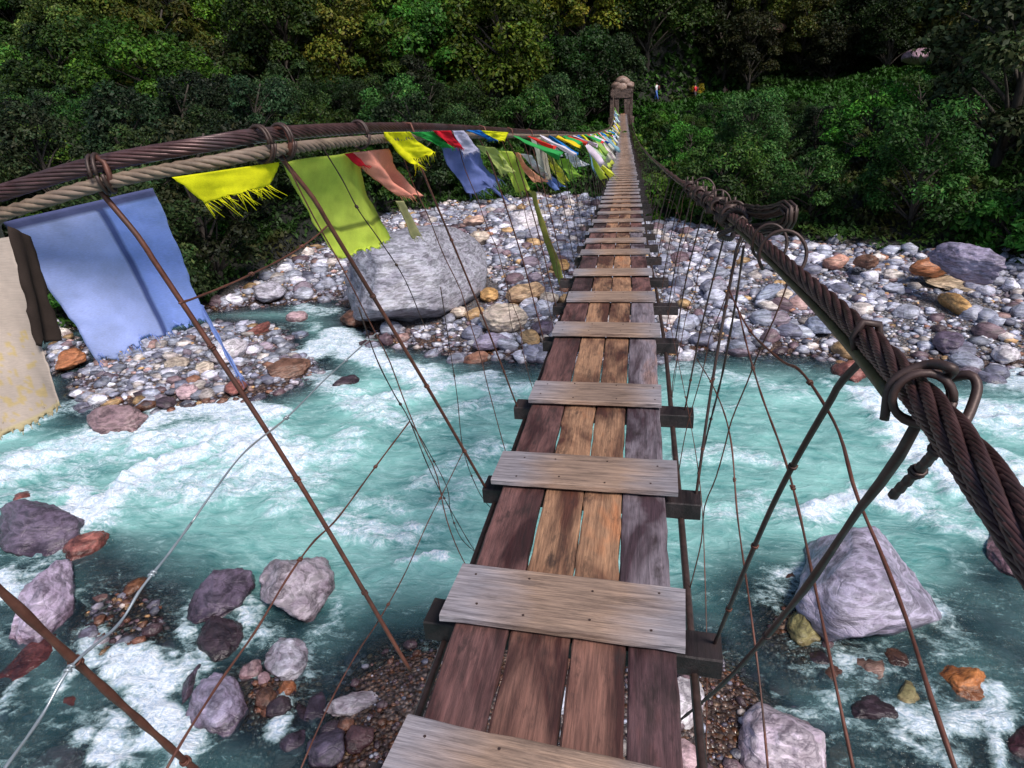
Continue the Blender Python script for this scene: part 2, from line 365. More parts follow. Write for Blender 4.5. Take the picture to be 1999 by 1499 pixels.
wet = ramp(t, z.outputs[2], [(.05, (1,)*3), (.16, (0,)*3)]); c = mix(t, wet, c, mix(t, 1.0, c, (.75, .5, .36), 'MULTIPLY'))
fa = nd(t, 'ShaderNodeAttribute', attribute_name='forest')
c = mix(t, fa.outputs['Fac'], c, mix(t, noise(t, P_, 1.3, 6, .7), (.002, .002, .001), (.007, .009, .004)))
t.links.new(c, b.inputs['Base Color']); t.links.new(ramp(t, wet, [(0, (.75,)*3), (1, (.25,)*3)]), b.inputs['Roughness'])
bump(t, b, vo.outputs['Distance'], .8, -.05)
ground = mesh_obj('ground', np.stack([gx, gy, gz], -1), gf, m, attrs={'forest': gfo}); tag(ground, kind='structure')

# ------------------------------------------------------------------ river water
FOAM = [  # (pixel polyline, half width m, strength)
 ([(-300, 1010), (0, 930), (120, 880), (200, 850)], .9, .85), ([(0, 990), (90, 960), (190, 900)], .5, .5),
 ([(270, 830), (330, 800), (430, 795), (520, 815)], .55, 1.0), ([(300, 860), (380, 840), (450, 850), (560, 900)], .8, .95),
 ([(110, 1050), (190, 1000), (280, 925), (380, 890)], .5, 1.05), ([(330, 950), (450, 940), (560, 930)], .8, .7), ([(560, 985), (640, 900), (690, 850)], .5, .55),
 ([(640, 1020), (700, 1035), (790, 1040)], .35, .7), ([(690, 985), (790, 990)], .25, .5), ([(800, 1095), (870, 1095)], .14, .9),
 ([(570, 700), (620, 690), (660, 650), (700, 690), (770, 715), (830, 735)], .6, .95), ([(620, 735), (700, 790), (760, 820)], .45, .7), ([(590, 600), (640, 610)], .5, .6),
 ([(720, 790), (800, 770), (900, 745), (960, 735)], .5, .75), ([(800, 830), (900, 800), (1000, 770)], .4, .55), ([(870, 740), (1010, 760)], .5, .6), ([(820, 950), (900, 900), (960, 880)], .35, .5), ([(860, 990), (930, 940)], .3, .45),
 ([(1330, 715), (1430, 735), (1540, 770)], .5, .45), ([(1330, 900), (1420, 880), (1500, 900)], .3, .6), ([(1320, 820), (1420, 800)], .3, .4), ([(1380, 1000), (1500, 980), (1560, 1020)], .35, .45),
 ([(1590, 1015), (1640, 985), (1700, 965), (1790, 985)], .3, 1.1), ([(1690, 770), (1740, 830), (1790, 890), (1880, 950)], .5, .95), ([(1760, 790), (1850, 800), (1999, 820), (2200, 840)], 1.0, .9), ([(1850, 870), (1999, 950)], .8, .8),
 ([(1930, 1000), (2100, 1060)], .4, .8), ([(1760, 930), (1840, 1010), (1950, 1060)], .3, .6), ([(2000, 740), (2300, 750)], 1.2, .8),
 ([(0, 1120), (40, 1150)], .28, 1.0), ([(150, 1245), (175, 1300)], .12, .9), ([(240, 1290), (290, 1330), (310, 1385), (350, 1440)], .3, 1.15), ([(210, 1400), (230, 1499)], .2, 1.1), ([(300, 1450), (370, 1470)], .22, 1.1), ([(345, 1300), (320, 1340)], .16, 1.0), ([(390, 1300), (400, 1270)], .08, .9),
 ([(485, 1200), (490, 1245)], .1, 1.0), ([(540, 1390), (585, 1425)], .12, 1.0), ([(150, 1250), (130, 1340)], .1, .7),
 ([(1730, 1400), (1800, 1420), (1870, 1390), (1935, 1340)], .15, .8), ([(1890, 1320), (1940, 1420), (1950, 1499)], .12, .85), ([(1760, 1460), (1850, 1499)], .2, .6), ([(1560, 1405), (1620, 1420)], .06, .7),
 ([(20, 1340), (30, 1380)], .1, .8), ([(135, 960), (170, 1020)], .25, 1.0), ([(0, 850), (100, 800), (180, 790)], .5, .6)]
FLOW = math.radians(-17)
wx, wy, wf = grid(axis(-17, 15, .075, -160, 160, 1.08), axis(3.2, 27, .075, -28, 60, 1.08))
cf, sf = math.cos(FLOW), math.sin(FLOW); fu = wx*cf+wy*sf; fv = -wx*sf+wy*cf
bedz, _ = terrain(wx, wy)
foam = np.zeros_like(wx)
qx = wx+.30*fbm(wx*1.4, wy*1.4, seed=41)+.16*fbm(wx*5, wy*5, seed=45); qy = wy+.30*fbm(wx*1.4, wy*1.4, seed=43)+.16*fbm(wx*5, wy*5, seed=47)
for pts, hw, st in FOAM:
    Q = poly_z(pts); d = np.full(wx.shape, 1e9)
    for a, c in zip(Q[:-1], Q[1:]):
        e = c-a; t_ = np.clip(((qx-a[0])*e[0]+(qy-a[1])*e[1])/(e@e), 0, 1); d = np.minimum(d, np.hypot(qx-a[0]-e[0]*t_, qy-a[1]-e[1]*t_))
    foam = np.maximum(foam, st*(1-sstep(hw*.35, hw*1.45, d)))
for px, py, r_ in ((72, 1065, .62), (580, 1200, .55), (430, 1195, .5), (432, 1275, .33), (560, 1315, .32), (95, 1215, .55), (1680, 1200, 1.05), (1880, 1355, .40), (1665, 755, .62), (235, 850, .7), (580, 640, .6), (675, 757, .5), (1702, 1412, .4), (138, 1395, .17), (1742, 820, .4)):
    q_ = on_z(px, py, 0.0); rr_ = np.hypot(qx-q_[0], qy-q_[1]); foam = np.maximum(foam, (.42+.5*fbm(wx*1.9, wy*1.9, seed=57))*np.exp(-((rr_-r_)/(.18*r_+.05))**2))
wdep = np.clip(-bedz, 0, 3)
foam = np.maximum(foam, .06*sstep(.35, 1.0, wdep)*(.0+1.6*fbm(fu*.5, fv*1.0, seed=51)))
foam = np.maximum(foam, .5*sstep(.0, .4, wdep)*(1-sstep(.04, .3, wdep))*(fbm(wx*.7, wy*.7, seed=55) > .25))
agit = sstep(.3, 1.0, wdep)
wz = .11*agit*fbm(fu*.45, fv*.8, seed=161, o=3)+.06*agit*fbm(fu*.9, fv*1.5, seed=61, o=5)+.03*agit*fbm(fu*2.7, fv*4, seed=67, o=4)+foam*(.05+.26*np.abs(fbm(fu*2.6, fv*3.4, seed=71, o=5)))*(.45+.55*agit)+.008*fbm(wx*4, wy*4, seed=73)
m, t, b, o = newmat('river_water'); tc = nd(t, 'ShaderNodeTexCoord'); P_ = tc.outputs['Object']
fl = mapping(t, P_, (.75, 1.55, 1), (0, 0, -FLOW))
fl2 = mapping(t, P_, (.8, 1.35, 1), (0, 0, -FLOW))
fa = nd(t, 'ShaderNodeAttribute', attribute_name='foam'); da = nd(t, 'ShaderNodeAttribute', attribute_name='depth')
na = noise(t, fl, 2.2, 9, .68, 1.6); nb_ = noise(t, fl2, 7.0, 9, .72, 1.2); nc = noise(t, fl, .55, 4, .6, 1.0)
fn = math_(t, 'ADD', math_(t, 'MULTIPLY', na, .75), math_(t, 'MULTIPLY', nb_, .6))
fn = math_(t, 'ADD', fn, -.16)
nlace = noise(t, P_, 9.0, 8, .75, 2.0)
fs = math_(t, 'ADD', math_(t, 'ADD', math_(t, 'MULTIPLY', fa.outputs['Fac'], .40), fn), math_(t, 'MULTIPLY', math_(t, 'ADD', nlace, -.5), .40))
fs = math_(t, 'ADD', fs, ramp(t, da.outputs['Fac'], [(.1, (0,)*3), (.7, (.035,)*3)]))
fs = math_(t, 'ADD', fs, -.045)
fmask = ramp(t, fs, [(.54, (0,)*3), (.66, (.30,)*3), (.74, (.6,)*3), (.90, (1,)*3)])
deep = mix(t, ramp(t, nc, [(.35, (0,)*3), (.65, (1,)*3)]), (.035, .18, .18), (.22, .48, .45))
deep = mix(t, ramp(t, na, [(.35, (0,)*3), (.7, (.6,)*3)]), deep, (.40, .63, .62))
deep = mix(t, ramp(t, da.outputs['Fac'], [(.15, (1,)*3), (.75, (0,)*3)]), deep, (.028, .070, .095))  # darker shallows, bluish reflection put into the colour
t.links.new(deep, b.inputs['Base Color']); b.inputs['Roughness'].default_value = .12; b.inputs['IOR'].default_value = 1.33
h = math_(t, 'ADD', math_(t, 'MULTIPLY', na, 1.0), math_(t, 'MULTIPLY', nb_, .5))
bm_ = bump(t, b, h, .75, .07)
tr = nd(t, 'ShaderNodeBsdfTransparent'); tr.inputs[0].default_value = (.72, .86, .9, 1)
gl = nd(t, 'ShaderNodeBsdfGlossy'); gl.inputs['Roughness'].default_value = .1; t.links.new(bm_.outputs[0], gl.inputs['Normal'])
fr = nd(t, 'ShaderNodeFresnel'); fr.inputs['IOR'].default_value = 1.33; t.links.new(bm_.outputs[0], fr.inputs['Normal'])
clear = nd(t, 'ShaderNodeMixShader'); t.links.new(fr.outputs[0], clear.inputs[0]); t.links.new(tr.outputs[0], clear.inputs[1]); t.links.new(gl.outputs[0], clear.inputs[2])
turb = nd(t, 'ShaderNodeMixShader'); t.links.new(ramp(t, math_(t, 'ADD', da.outputs['Fac'], math_(t, 'MULTIPLY', math_(t, 'ADD', nc, -.5), .25)), [(.0, (.02,)*3), (.30, (.50,)*3), (.8, (1,)*3)]), turb.inputs[0])
t.links.new(clear.outputs[0], turb.inputs[1]); t.links.new(b.outputs[0], turb.inputs[2])
fo_ = nd(t, 'ShaderNodeBsdfPrincipled'); fo_.inputs['Roughness'].default_value = .7
t.links.new(mix(t, fmask, (.36, .60, .60), mix(t, ramp(t, nlace, [(.38, (0,)*3), (.6, (1,)*3)]), (.42, .54, .72), (.88, .9, .94))), fo_.inputs['Base Color']); t.links.new(bm_.outputs[0], fo_.inputs['Normal'])  # blue tone in the foam lace is shadow put into its colour
fin = nd(t, 'ShaderNodeMixShader'); t.links.new(fmask, fin.inputs[0]); t.links.new(turb.outputs[0], fin.inputs[1]); t.links.new(fo_.outputs[0], fin.inputs[2])
t.links.new(fin.outputs[0], o.inputs[0])
water = mesh_obj('water', np.stack([wx, wy, wz], -1), wf, m, attrs={'foam': foam, 'depth': wdep}); tag(water, kind='structure')

# ------------------------------------------------------------------ stones
import bmesh
def ico(sub):
    bm = bmesh.new(); bmesh.ops.create_icosphere(bm, subdivisions=sub, radius=1.0)
    V = np.array([v.co[:] for v in bm.verts]); Fc = np.array([[v.index for v in f.verts] for f in bm.faces]); bm.free(); return V, Fc
ICO = {k: ico(k) for k in (1, 2, 3, 4, 5)}
def rock_shape(sub, seed, angular=.5, rough=.06):
    V, Fc = ICO[sub]; V = V.copy(); r = np.random.default_rng(seed)
    for _ in range(int(5+angular*16)):           # planes shear the ball into facets
        n = r.normal(size=3); n /= np.linalg.norm(n); d = r.uniform(.62, .93) if angular > .4 else r.uniform(.78, .98)
        k = V@n; ov = np.clip(k-d, 0, None); V = V-np.outer(ov*(.9 if angular > .4 else .7), n)
    D = V/np.linalg.norm(V, axis=1)[:, None]
    V = V*(1+rough*2.2*fbm(D[:, 0]*1.6+seed, D[:, 1]*1.6, D[:, 2]*1.6, seed=seed))[:, None]
    if sub >= 3:
        V = V*(1+rough*.55*fbm(D[:, 0]*6, D[:, 1]*6+seed, D[:, 2]*6, seed=seed+3))[:, None]
        lay = D@np.array([.3, .35, .88]); V = V*(1+rough*.12*np.sin(lay*19+3*fbm(D[:, 0]*2, D[:, 1]*2, D[:, 2]*2, seed=seed+5)))[:, None]
    if sub >= 5: V = V*(1+rough*.22*fbm(D[:, 0]*17, D[:, 1]*17, D[:, 2]*17, seed=seed+9))[:, None]
    V /= np.abs(V).max(axis=0)
    return V, Fc
ROCKS = [mesh_data('cobble', *rock_shape(3, 100+i, .3 if i % 2 else .7, .07), M_stone) for i in range(10)]
GREY = (.30, .31, .35); LGREY = (.46, .46, .50); WHITE = (.62, .60, .60); CREAM = (.58, .50, .38); PURP = (.115, .092, .125); DK = (.06, .042, .05)
OCH = (.50, .30, .11); ORG = (.42, .17, .07); BRN = (.16, .085, .055); RED = (.24, .09, .07); PINK = (.50, .36, .36); BLUE = (.22, .26, .33); VIO = (.28, .255, .33); OLV = (.24, .22, .09)
BOULD = [  # px, py, w, h, turn, colour, angular, label
 (62, 1288, 130, 66, 10, (.13, .045, .04), .5, 'dark red rock mostly under water at the left edge'),
 (300, 1462, 60, 42, 0, BRN, .4, 'brown stone in the foam near the bottom edge'),
 (545, 1382, 50, 40, 0, DK, .4, 'black wet stone right of the ball shaped boulder'),
 (588, 1398, 38, 50, 0, DK, .5, 'black stone pressed against the upright purple slab'),
 (520, 1364, 42, 40, 0, BRN, .4, 'brown wet stone below the small pale pink stone'),
 (560, 1346, 36, 30, 0, ORG, .4, 'orange brown stone below the smooth light grey one'),
 (652, 1424, 56, 40, 0, DK, .5, 'black stone under the flat white stone'),
 (458, 1452, 66, 42, 0, DK, .4, 'dark drowned stone below the ball shaped boulder'),
 (575, 1452, 62, 50, 0, PURP, .5, 'purple brown stone at the bottom left of the dull purple boulder'),
 (700, 1440, 60, 50, 0, (.10, .05, .05), .5, 'dark brown stone beside the deck at the bottom left'),
 (20, 1215, 30, 50, 0, PURP, .5, 'purple grey stone at the left edge beside the pale violet slab'),
 (330, 1265, 26, 36, 10, PINK, .3, 'small pinkish pebble stone above the foam patch'),
 (265, 1150, 60, 34, 20, (.2, .09, .04), .4, 'low orange brown stone above the gravel patch'),
 (1625, 1322, 56, 44, 0, BRN, .4, 'brown stone left of the tan one near the giant violet boulder'),
 (1520, 1340, 40, 40, 0, (.3, .14, .1), .4, 'reddish stone in the shallows above the slate blue stone'),
 (1600, 1290, 50, 34, 0, DK, .4, 'dark stone under the lower edge of the giant violet boulder'),
 (1940, 1215, 90, 34, -10, (.2, .12, .15), .6, 'low purple rock awash near the right edge'),
 (72, 1034, 134, 165, 25, PURP, .6, 'dark purple banded boulder at the left edge beside white foam'),
 (42, 985, 60, 45, 10, RED, .3, 'rusty red stone touching the dark banded boulder at the left edge'),
 (4, 1062, 40, 70, 0, BRN, .5, 'brown stone cut by the left edge below the rusty red stone'),
 (95, 1178, 180, 105, 48, (.40, .34, .42), .8, 'long pale violet slab of rock in the water on the lower left'),
 (170, 1068, 85, 58, 10, RED, .3, 'reddish rounded stone half drowned right of the banded boulder'),
 (430, 1165, 132, 112, 25, PURP, .8, 'wet purple wedge of rock left of the white streaked boulder'),
 (580, 1146, 138, 205, 0, (.36, .32, .34), .8, 'big wet boulder with a white streaked top and dark rim'),
 (432, 1250, 88, 92, 10, DK, .3, 'dark round wet stone just below the purple wedge'),
 (424, 1221, 26, 14, 0, WHITE, .2, 'tiny white pebble perched between two dark wet stones'),
 (563, 1289, 86, 92, 0, LGREY, .35, 'smooth light grey stone below the white streaked boulder'),
 (492, 1311, 50, 38, 20, PINK, .3, 'pale pink stone left of the smooth light grey stone'),
 (515, 1326, 24, 30, 0, PINK, .3, 'small pale pink stone tucked beside the larger pink one'),
 (426, 1379, 110, 128, 0, VIO, .2, 'ball shaped purple striped boulder beside a leaning slab'),
 (372, 1345, 50, 110, -30, PURP, .7, 'thin purple slab leaning on the ball shaped boulder'),
 (620, 1385, 48, 92, -15, PURP, .6, 'upright purple slab left of the flat white stone'),
 (690, 1375, 108, 36, -5, WHITE, .3, 'flat white stone beside the deck at the bottom left'),
 (110, 1490, 110, 60, 0, PINK, .5, 'pinkish white boulder cut by the bottom edge at left'),
 (640, 1462, 75, 70, 20, PURP, .5, 'dull purple boulder at the bottom edge below the flat white stone'),
 (137, 1378, 38, 52, 20, RED, .4, 'small red brown stone alone in the water left of the foam'),
 (228, 1292, 36, 58, -20, BRN, .3, 'brown oblong stone above the white foam on the lower left'),
 (2, 1395, 30, 66, 0, VIO, .4, 'pale violet stone cut by the left edge near the bottom'),
 (10, 1310, 26, 50, 0, DK, .4, 'dark stone cut by the left edge above the pale violet one'),
 (235, 826, 98, 72, -10, (.26, .18, .18), .9, 'pyramid shaped striped rock standing below the stone island'),
 (140, 704, 58, 50, 30, ORG, .7, 'orange brown block in the side stream at the far left'),
 (346, 712, 44, 32, 10, CREAM, .3, 'cream stone on the stone island behind the blue flag'),
 (400, 720, 36, 42, 0, CREAM, .4, 'upright cream stone in the middle of the stone island'),
 (448, 690, 72, 46, 20, WHITE, .4, 'largest white stone on top of the stone island'),
 (506, 646, 56, 26, 15, RED, .6, 'red brown slab at the upstream tip of the stone island'),
 (586, 657, 34, 40, 0, BLUE, .4, 'dark blue grey stone in the rapids between island and bank'),
 (580, 622, 44, 46, 0, PINK, .4, 'greyish pink boulder at the head of the rapids'),
 (676, 751, 56, 30, 10, DK, .5, 'low dark rock in the stream right of the stone island'),
 (460, 757, 40, 30, 10, RED, .4, 'red stone on the lower shore of the stone island'),
 (325, 787, 34, 44, 0, DK, .4, 'black wet stone at the lower left shore of the island'),
 (365, 765, 38, 36, 0, PINK, .3, 'pink stone at the lower shore of the stone island'),
 (560, 720, 90, 38, 5, BRN, .8, 'rust brown ledge at the right tip of the stone island'),
 (525, 571, 56, 52, 0, LGREY, .4, 'round pale grey boulder on the bank left of the giant boulder'),
 (700, 618, 72, 60, 20, BRN, .6, 'brown wet rock at the foot of the giant grey boulder'),
 (808, 552, 262, 175, 12, (.33, .34, .37), .6, 'giant smooth grey boulder on the far bank left of the bridge'),
 (985, 621, 86, 58, 0, CREAM, .4, 'large cream boulder beside the bridge on the far bank'),
 (895, 611, 32, 28, 0, CREAM, .3, 'round cream stone right of the giant grey boulder'),
 (955, 576, 32, 32, 0, OCH, .3, 'ochre round stone above the large cream boulder'),
 (1026, 573, 72, 34, 5, (.52, .36, .2), .5, 'tan oblong block above the large cream boulder'),
 (1072, 582, 34, 30, 0, CREAM, .4, 'cream stone between the tan block and the bridge'),
 (958, 667, 74, 34, 10, VIO, .7, 'violet slab with a rusty underside at the waterline'),
 (1060, 640, 40, 46, 0, PURP, .5, 'purple grey stone touching the left side of the bridge'),
 (925, 434, 36, 20, 0, (.55, .38, .28), .5, 'peach coloured stone high on the far gravel bank'),
 (935, 466, 44, 26, 0, CREAM, .4, 'cream stone above the giant grey boulder'),
 (1025, 428, 56, 40, 0, WHITE, .5, 'big white stone high on the bank left of the bridge'),
 (1092, 520, 34, 24, 0, OCH, .4, 'orange ochre stone close to the left edge of the bridge'),
 (1050, 458, 40, 30, 0, LGREY, .4, 'light grey stone below the big white stone by the bridge'),
 (1395, 562, 42, 42, 0, GREY, .3, 'round grey stone right of the bridge on the pebble bank'),
 (1505, 572, 50, 30, 25, BLUE, .3, 'blue grey oval stone under the right cable'),
 (1531, 578, 32, 30, 0, CREAM, .4, 'cream block beside the blue grey oval stone'),
 (1602, 636, 52, 42, 0, BLUE, .6, 'square blue grey stone just left of the right cable'),
 (1820, 522, 62, 36, 10, ORG, .4, 'bright orange stone on the pebble bank at the right'),
 (1882, 514, 100, 44, -15, VIO, .9, 'large grey violet slab at the forest edge on the right'),
 (1852, 552, 84, 18, -5, (.5, .4, .26), .4, 'long tan stone below the bright orange stone'),
 (1862, 592, 66, 28, -35, OCH, .6, 'long ochre stone slanting on the right pebble bank'),
 (1632, 512, 42, 24, 0, (.46, .25, .18), .5, 'salmon coloured stone beside the right cable'),
 (1690, 511, 38, 40, 0, BRN, .7, 'brown wedge of rock right of the right cable'),
 (1962, 692, 46, 44, 0, WHITE, .4, 'white stone at the waterline near the right edge'),
 (1852, 668, 50, 40, 0, PURP, .4, 'purple grey stone at the waterline on the right'),
 (1665, 728, 78, 78, 0, RED, .6, 'red brown boulder standing in the river left of the cable'),
 (1728, 772, 42, 26, 0, BRN, .5, 'small brown rock in the river beside the right cable'),
 (1742, 805, 34, 44, 0, DK, .5, 'black rock behind the right cable in the white water'),
 (1680, 1148, 255, 235, 10, (.33, .31, .38), .6, 'giant violet grey boulder in the water under the right cable'),
 (1545, 1130, 42, 44, 0, BRN, .4, 'brown stone left of the giant violet grey boulder'),
 (1572, 1222, 62, 72, 0, OLV, .5, 'olive stone with an orange spot below the giant violet boulder'),
 (1700, 1308, 66, 72, -30, (.30, .2, .15), .5, 'tan brown stone pressed under the giant violet boulder'),
 (1752, 1290, 52, 56, 20, BRN, .4, 'brown stone behind the tan one under the giant violet boulder'),
 (1702, 1392, 108, 66, 20, DK, .5, 'dark striped oval boulder near the yellow green stone'),
 (1668, 1345, 46, 40, 0, OLV, .5, 'dull olive stone wedged above the dark striped boulder'),
 (1770, 1367, 62, 62, 0, (.42, .40, .18), .7, 'yellow green square stone in the shallows at right'),
 (1880, 1337, 92, 76, 10, (.5, .2, .06), .6, 'bright orange boulder washed by foam at the lower right'),
 (1532, 1460, 180, 170, 10, (.56, .49, .53), .6, 'big pinkish white boulder at the bottom right of the bridge'),
 (1636, 1482, 40, 50, 0, (.5, .25, .1), .4, 'orange stone beside the big pinkish white boulder'),
 (1330, 1372, 84, 92, -20, WHITE, .9, 'white angular block right beside the deck'),
 (1325, 1478, 90, 60, 0, PINK, .6, 'pinkish stone beside the deck at the bottom edge'),
 (1590, 1398, 110, 62, 10, (.17, .17, .22), .5, 'flat slate blue stone in the shallows left of the dark boulder'),
 (1965, 1085, 90, 130, 20, (.24, .15, .17), .6, 'purple rock partly under water below the right cable'),
 (1990, 1445, 70, 90, 0, (.1, .04, .05), .6, 'dark red rock cut by the right edge near the bottom'),
]
BIG = []
for i, (px, py, w_, h_, turn, colr, ang, lab) in enumerate(BOULD):
    P0 = on_z(px, py, 0.0); zt = max(zat(P0[0], P0[1]), -.10)
    ry = ray(px, py); el = math.asin(-ry[2]/np.linalg.norm(ry)); se, ce = math.sin(el), math.cos(el)
    d0 = depth_of(P0)*.97; a_, b_ = w_/2*d0/FPX*1.06, h_/2*d0/FPX*1.06; th = math.radians(turn)
    Rm = np.array([[math.cos(th), -math.sin(th)], [math.sin(th), math.cos(th)]]); Sg = Rm@np.diag([a_*a_, b_*b_])@Rm.T
    gxx = Sg[0, 0]; sz2 = (Sg[1, 1]-.75*gxx*se*se)/(ce*ce); sz = min(max(math.sqrt(max(sz2, 0)), .42*min(a_, b_)), (.60 if d0 < 13 else .62)*math.sqrt(gxx))
    gyy = min(max((Sg[1, 1]-sz*sz*ce*ce)/(se*se), .30*gxx), (2.6 if d0 < 13 else 1.9)*gxx); gxy = Sg[0, 1]/se; lim = .8*math.sqrt(gxx*gyy); gxy = max(-lim, min(lim, gxy))
    ev, vec = np.linalg.eigh(np.array([[gxx, gxy], [gxy, gyy]])); sx, sy = math.sqrt(max(ev[1], 1e-6)), math.sqrt(max(ev[0], 1e-6)); rot = math.atan2(vec[1, 1], vec[0, 1])
    P0 = on_z(px, py, zt+sz*.30)
    me = mesh_data('boulder', *rock_shape(5 if w_ > 80 else 4, 300+i, ang, .10 if w_ < 200 else .06), M_stone)
    ob = link(bpy.data.objects.new('boulder', me)); ob.scale = (sx*1.03, sy*1.03, sz*1.05)
    ob.rotation_euler = (rnd.uniform(-.1, .1), rnd.uniform(-.1, .1), rot+math.atan2(-ry[0], ry[1]))
    ob.location = (P0[0], P0[1], zt+sz*.36); ob.color = (*colr, 1)
    tag(ob, lab, 'boulder' if w_ > 60 else 'stone'); BIG.append((P0[0], P0[1], max(sx, sy)))
BIG = np.array(BIG)
# scattered stones: the larger ones one by one, the rest as one cover
def scatter(poly_list, n, smin, smax, power, region, seed, zmin=-.25):
    r = np.random.default_rng(seed); x0, x1, y0, y1 = region
    X = r.uniform(x0, x1, n); Y = r.uniform(y0, y1, n)
    ins = np.zeros(n, bool)
    for p, grow in poly_list: ins |= sdf(p, X, Y) > -grow
    X, Y = X[ins], Y[ins]; Z, fo = terrain(X, Y); k = (fo < .55) & (Z > zmin)
    X, Y, Z = X[k], Y[k], Z[k]; s = smin*(1-r.random(len(X)))**(-1/power); s = np.minimum(s, smax)
    return X, Y, Z, s
PALS = np.array([(.29, .32, .38), (.42, .45, .51), (.18, .19, .24), (.64, .66, .70), (.16, .11, .12), (.56, .52, .46), (.24, .20, .23), (.30, .15, .09), (.5, .33, .15), (.42, .28, .24), (.30, .33, .38)])
PW = np.array([.19, .19, .13, .13, .07, .08, .06, .025, .035, .03, .06]); PW = PW/PW.sum()
groups = [scatter([(BAR, .6)], 95000, .06, .42, 2.3, (-34, 30, 14, 46), 1), scatter([(ISLAND, .25), (ISLET, .2)], 11000, .06, .26, 2.2, (-20, -5, 11, 24), 2),
          scatter([(NEARBAR, .35)], 5200, .014, .07, 2.6, (-4, 5, 3, 8), 3), scatter([(SHALLOW, .0)], 2600, .035, .22, 2.0, (-12, 12, 3, 10), 4, -.5),
          scatter([(p, .15) for p in STONEPATCH], 3000, .035, .15, 2.3, (-9, -2, 4, 9), 6, -.5)]
AX, AY, AZ, AS = [np.concatenate([g[k] for g in groups]) for k in range(4)]
keep = np.ones(len(AX), bool)
for bx_, by_, br in BIG: keep &= (AX-bx_)**2+(AY-by_)**2 > (br*.75)**2
AX, AY, AZ, AS = AX[keep], AY[keep], AZ[keep], AS[keep]
dist = np.sqrt(AX**2+AY**2+44); app = AS/dist; ang_ok = (np.abs(AX) < AY*.95+2) & (AY > 4.4)
order = np.argsort(-app*ang_ok); top = order[:215]; rest = order[215:]
CNAME = ['grey', 'light grey', 'dark grey', 'whitish', 'dark brown', 'cream', 'purple grey', 'rust brown', 'ochre', 'salmon', 'bluish grey']
ci = rg.choice(len(PALS), len(AX), p=PW)
near_grav = (AY < 10); ci[near_grav & (rg.random(len(AX)) < .30)] = 7; ci[near_grav & (rg.random(len(AX)) < .35)] = 4; ci[near_grav & (rg.random(len(AX)) < .07)] = 8
for k in top:
    x, y, z, s = AX[k], AY[k], AZ[k], AS[k]
    ob = link(bpy.data.objects.new('cobble', ROCKS[int(rg.integers(10))])); asp = rg.uniform(.6, 1.0)
    ob.scale = (s, s*asp, s*rg.uniform(.45, .75)); ob.location = (x, y, z+s*.18); ob.rotation_euler = (rg.uniform(-.3, .3), rg.uniform(-.3, .3), rg.uniform(0, 6.3))
    cc = PALS[ci[k]]*rg.uniform(.8, 1.2); ob.color = (*cc, 1)
    if y < 10.5: where = 'in the near shallows '+('left' if x < .3 else 'right')+' of the bridge'
    elif y < 24 and x < -5 and sdf(BAR, np.array([x]), np.array([y]))[0] < -.6: where = 'on the stone island left of the bridge'
    else: where = 'on the far pebble bank '+('left' if x < .1 else 'right')+' of the bridge'
    tag(ob, CNAME[ci[k]]+' rounded stone '+where, 'stone', 'loose '+CNAME[ci[k]]+' stones '+where)
TMP = [rock_shape(1, 500+i, .3 if i % 2 else .7, .08) for i in range(8)]
def stone_cover(idx, name, label):
    Vs, Fs, Cs = [], [], []; base = 0
    ti = rg.integers(0, 8, len(idx))
    for T in range(8):
        k = idx[ti == T]; n = len(k)
        if not n: continue
        V0, F0 = TMP[T]; s = AS[k]; sc = np.stack([s, s*rg.uniform(.55, 1, n), s*rg.uniform(.4, .75, n)], -1)
        V = V0[None]*sc[:, None, :]; a = rg.uniform(0, 6.28, n); ca, sa = np.cos(a)[:, None], np.sin(a)[:, None]; b_ = rg.uniform(-.35, .35, n); cb, sb_ = np.cos(b_)[:, None], np.sin(b_)[:, None]
        x, y, z = V[..., 0], V[..., 1], V[..., 2]; x, z = x*cb-z*sb_, x*sb_+z*cb; x, y = x*ca-y*sa, x*sa+y*ca
        V = np.stack([x+AX[k][:, None], y+AY[k][:, None], z+(AZ[k]+s*.16)[:, None]], -1).reshape(-1, 3)
        Fs.append((F0[None]+(base+np.arange(n)*len(V0))[:, None, None]).reshape(-1, 3)); base += n*len(V0); Vs.append(V)
        cc = PALS[ci[k]]*rg.uniform(.5, 1.35, (n, 1)); Cs.append(np.repeat(cc, len(V0), 0))
    o_ = mesh_obj(name, np.vstack(Vs), np.vstack(Fs), M_cobble, col=np.vstack(Cs)); tag(o_, label, 'pebbles', kind='stuff')
stone_cover(rest[AY[rest] > 11], 'far_pebbles', 'grey, white and ochre pebbles covering the far bank and the stone island')
stone_cover(rest[AY[rest] <= 11], 'near_pebbles', 'small wet brown and grey gravel in the near shallows under the deck')

# ------------------------------------------------------------------ bridge geometry
DY = [-3, 0, 1.2, 2.4, 3.3, 4.4, 5.3, 6.2, 7.5, 9.1, 11.3, 14, 17, 22, 29, 37, 45, 55, 65, 67]
DX = [0, 0, 0, .02, .03, .045, .04, .035, .02, .012, .02, .01, 0, -.03, -.09, -.2, -.32, -.5, -.68, -.70]
DZ = [5.08, 5.06, 5.06, 5.07, 5.07, 5.07, 5.06, 5.04, 4.98, 4.92, 4.82, 4.72, 4.62, 4.44, 4.25, 4.12, 4.13, 4.52, 5.05, 5.15]
def dk(Y): return np.array([np.interp(Y, DY, DX), Y, np.interp(Y, DY, DZ)])
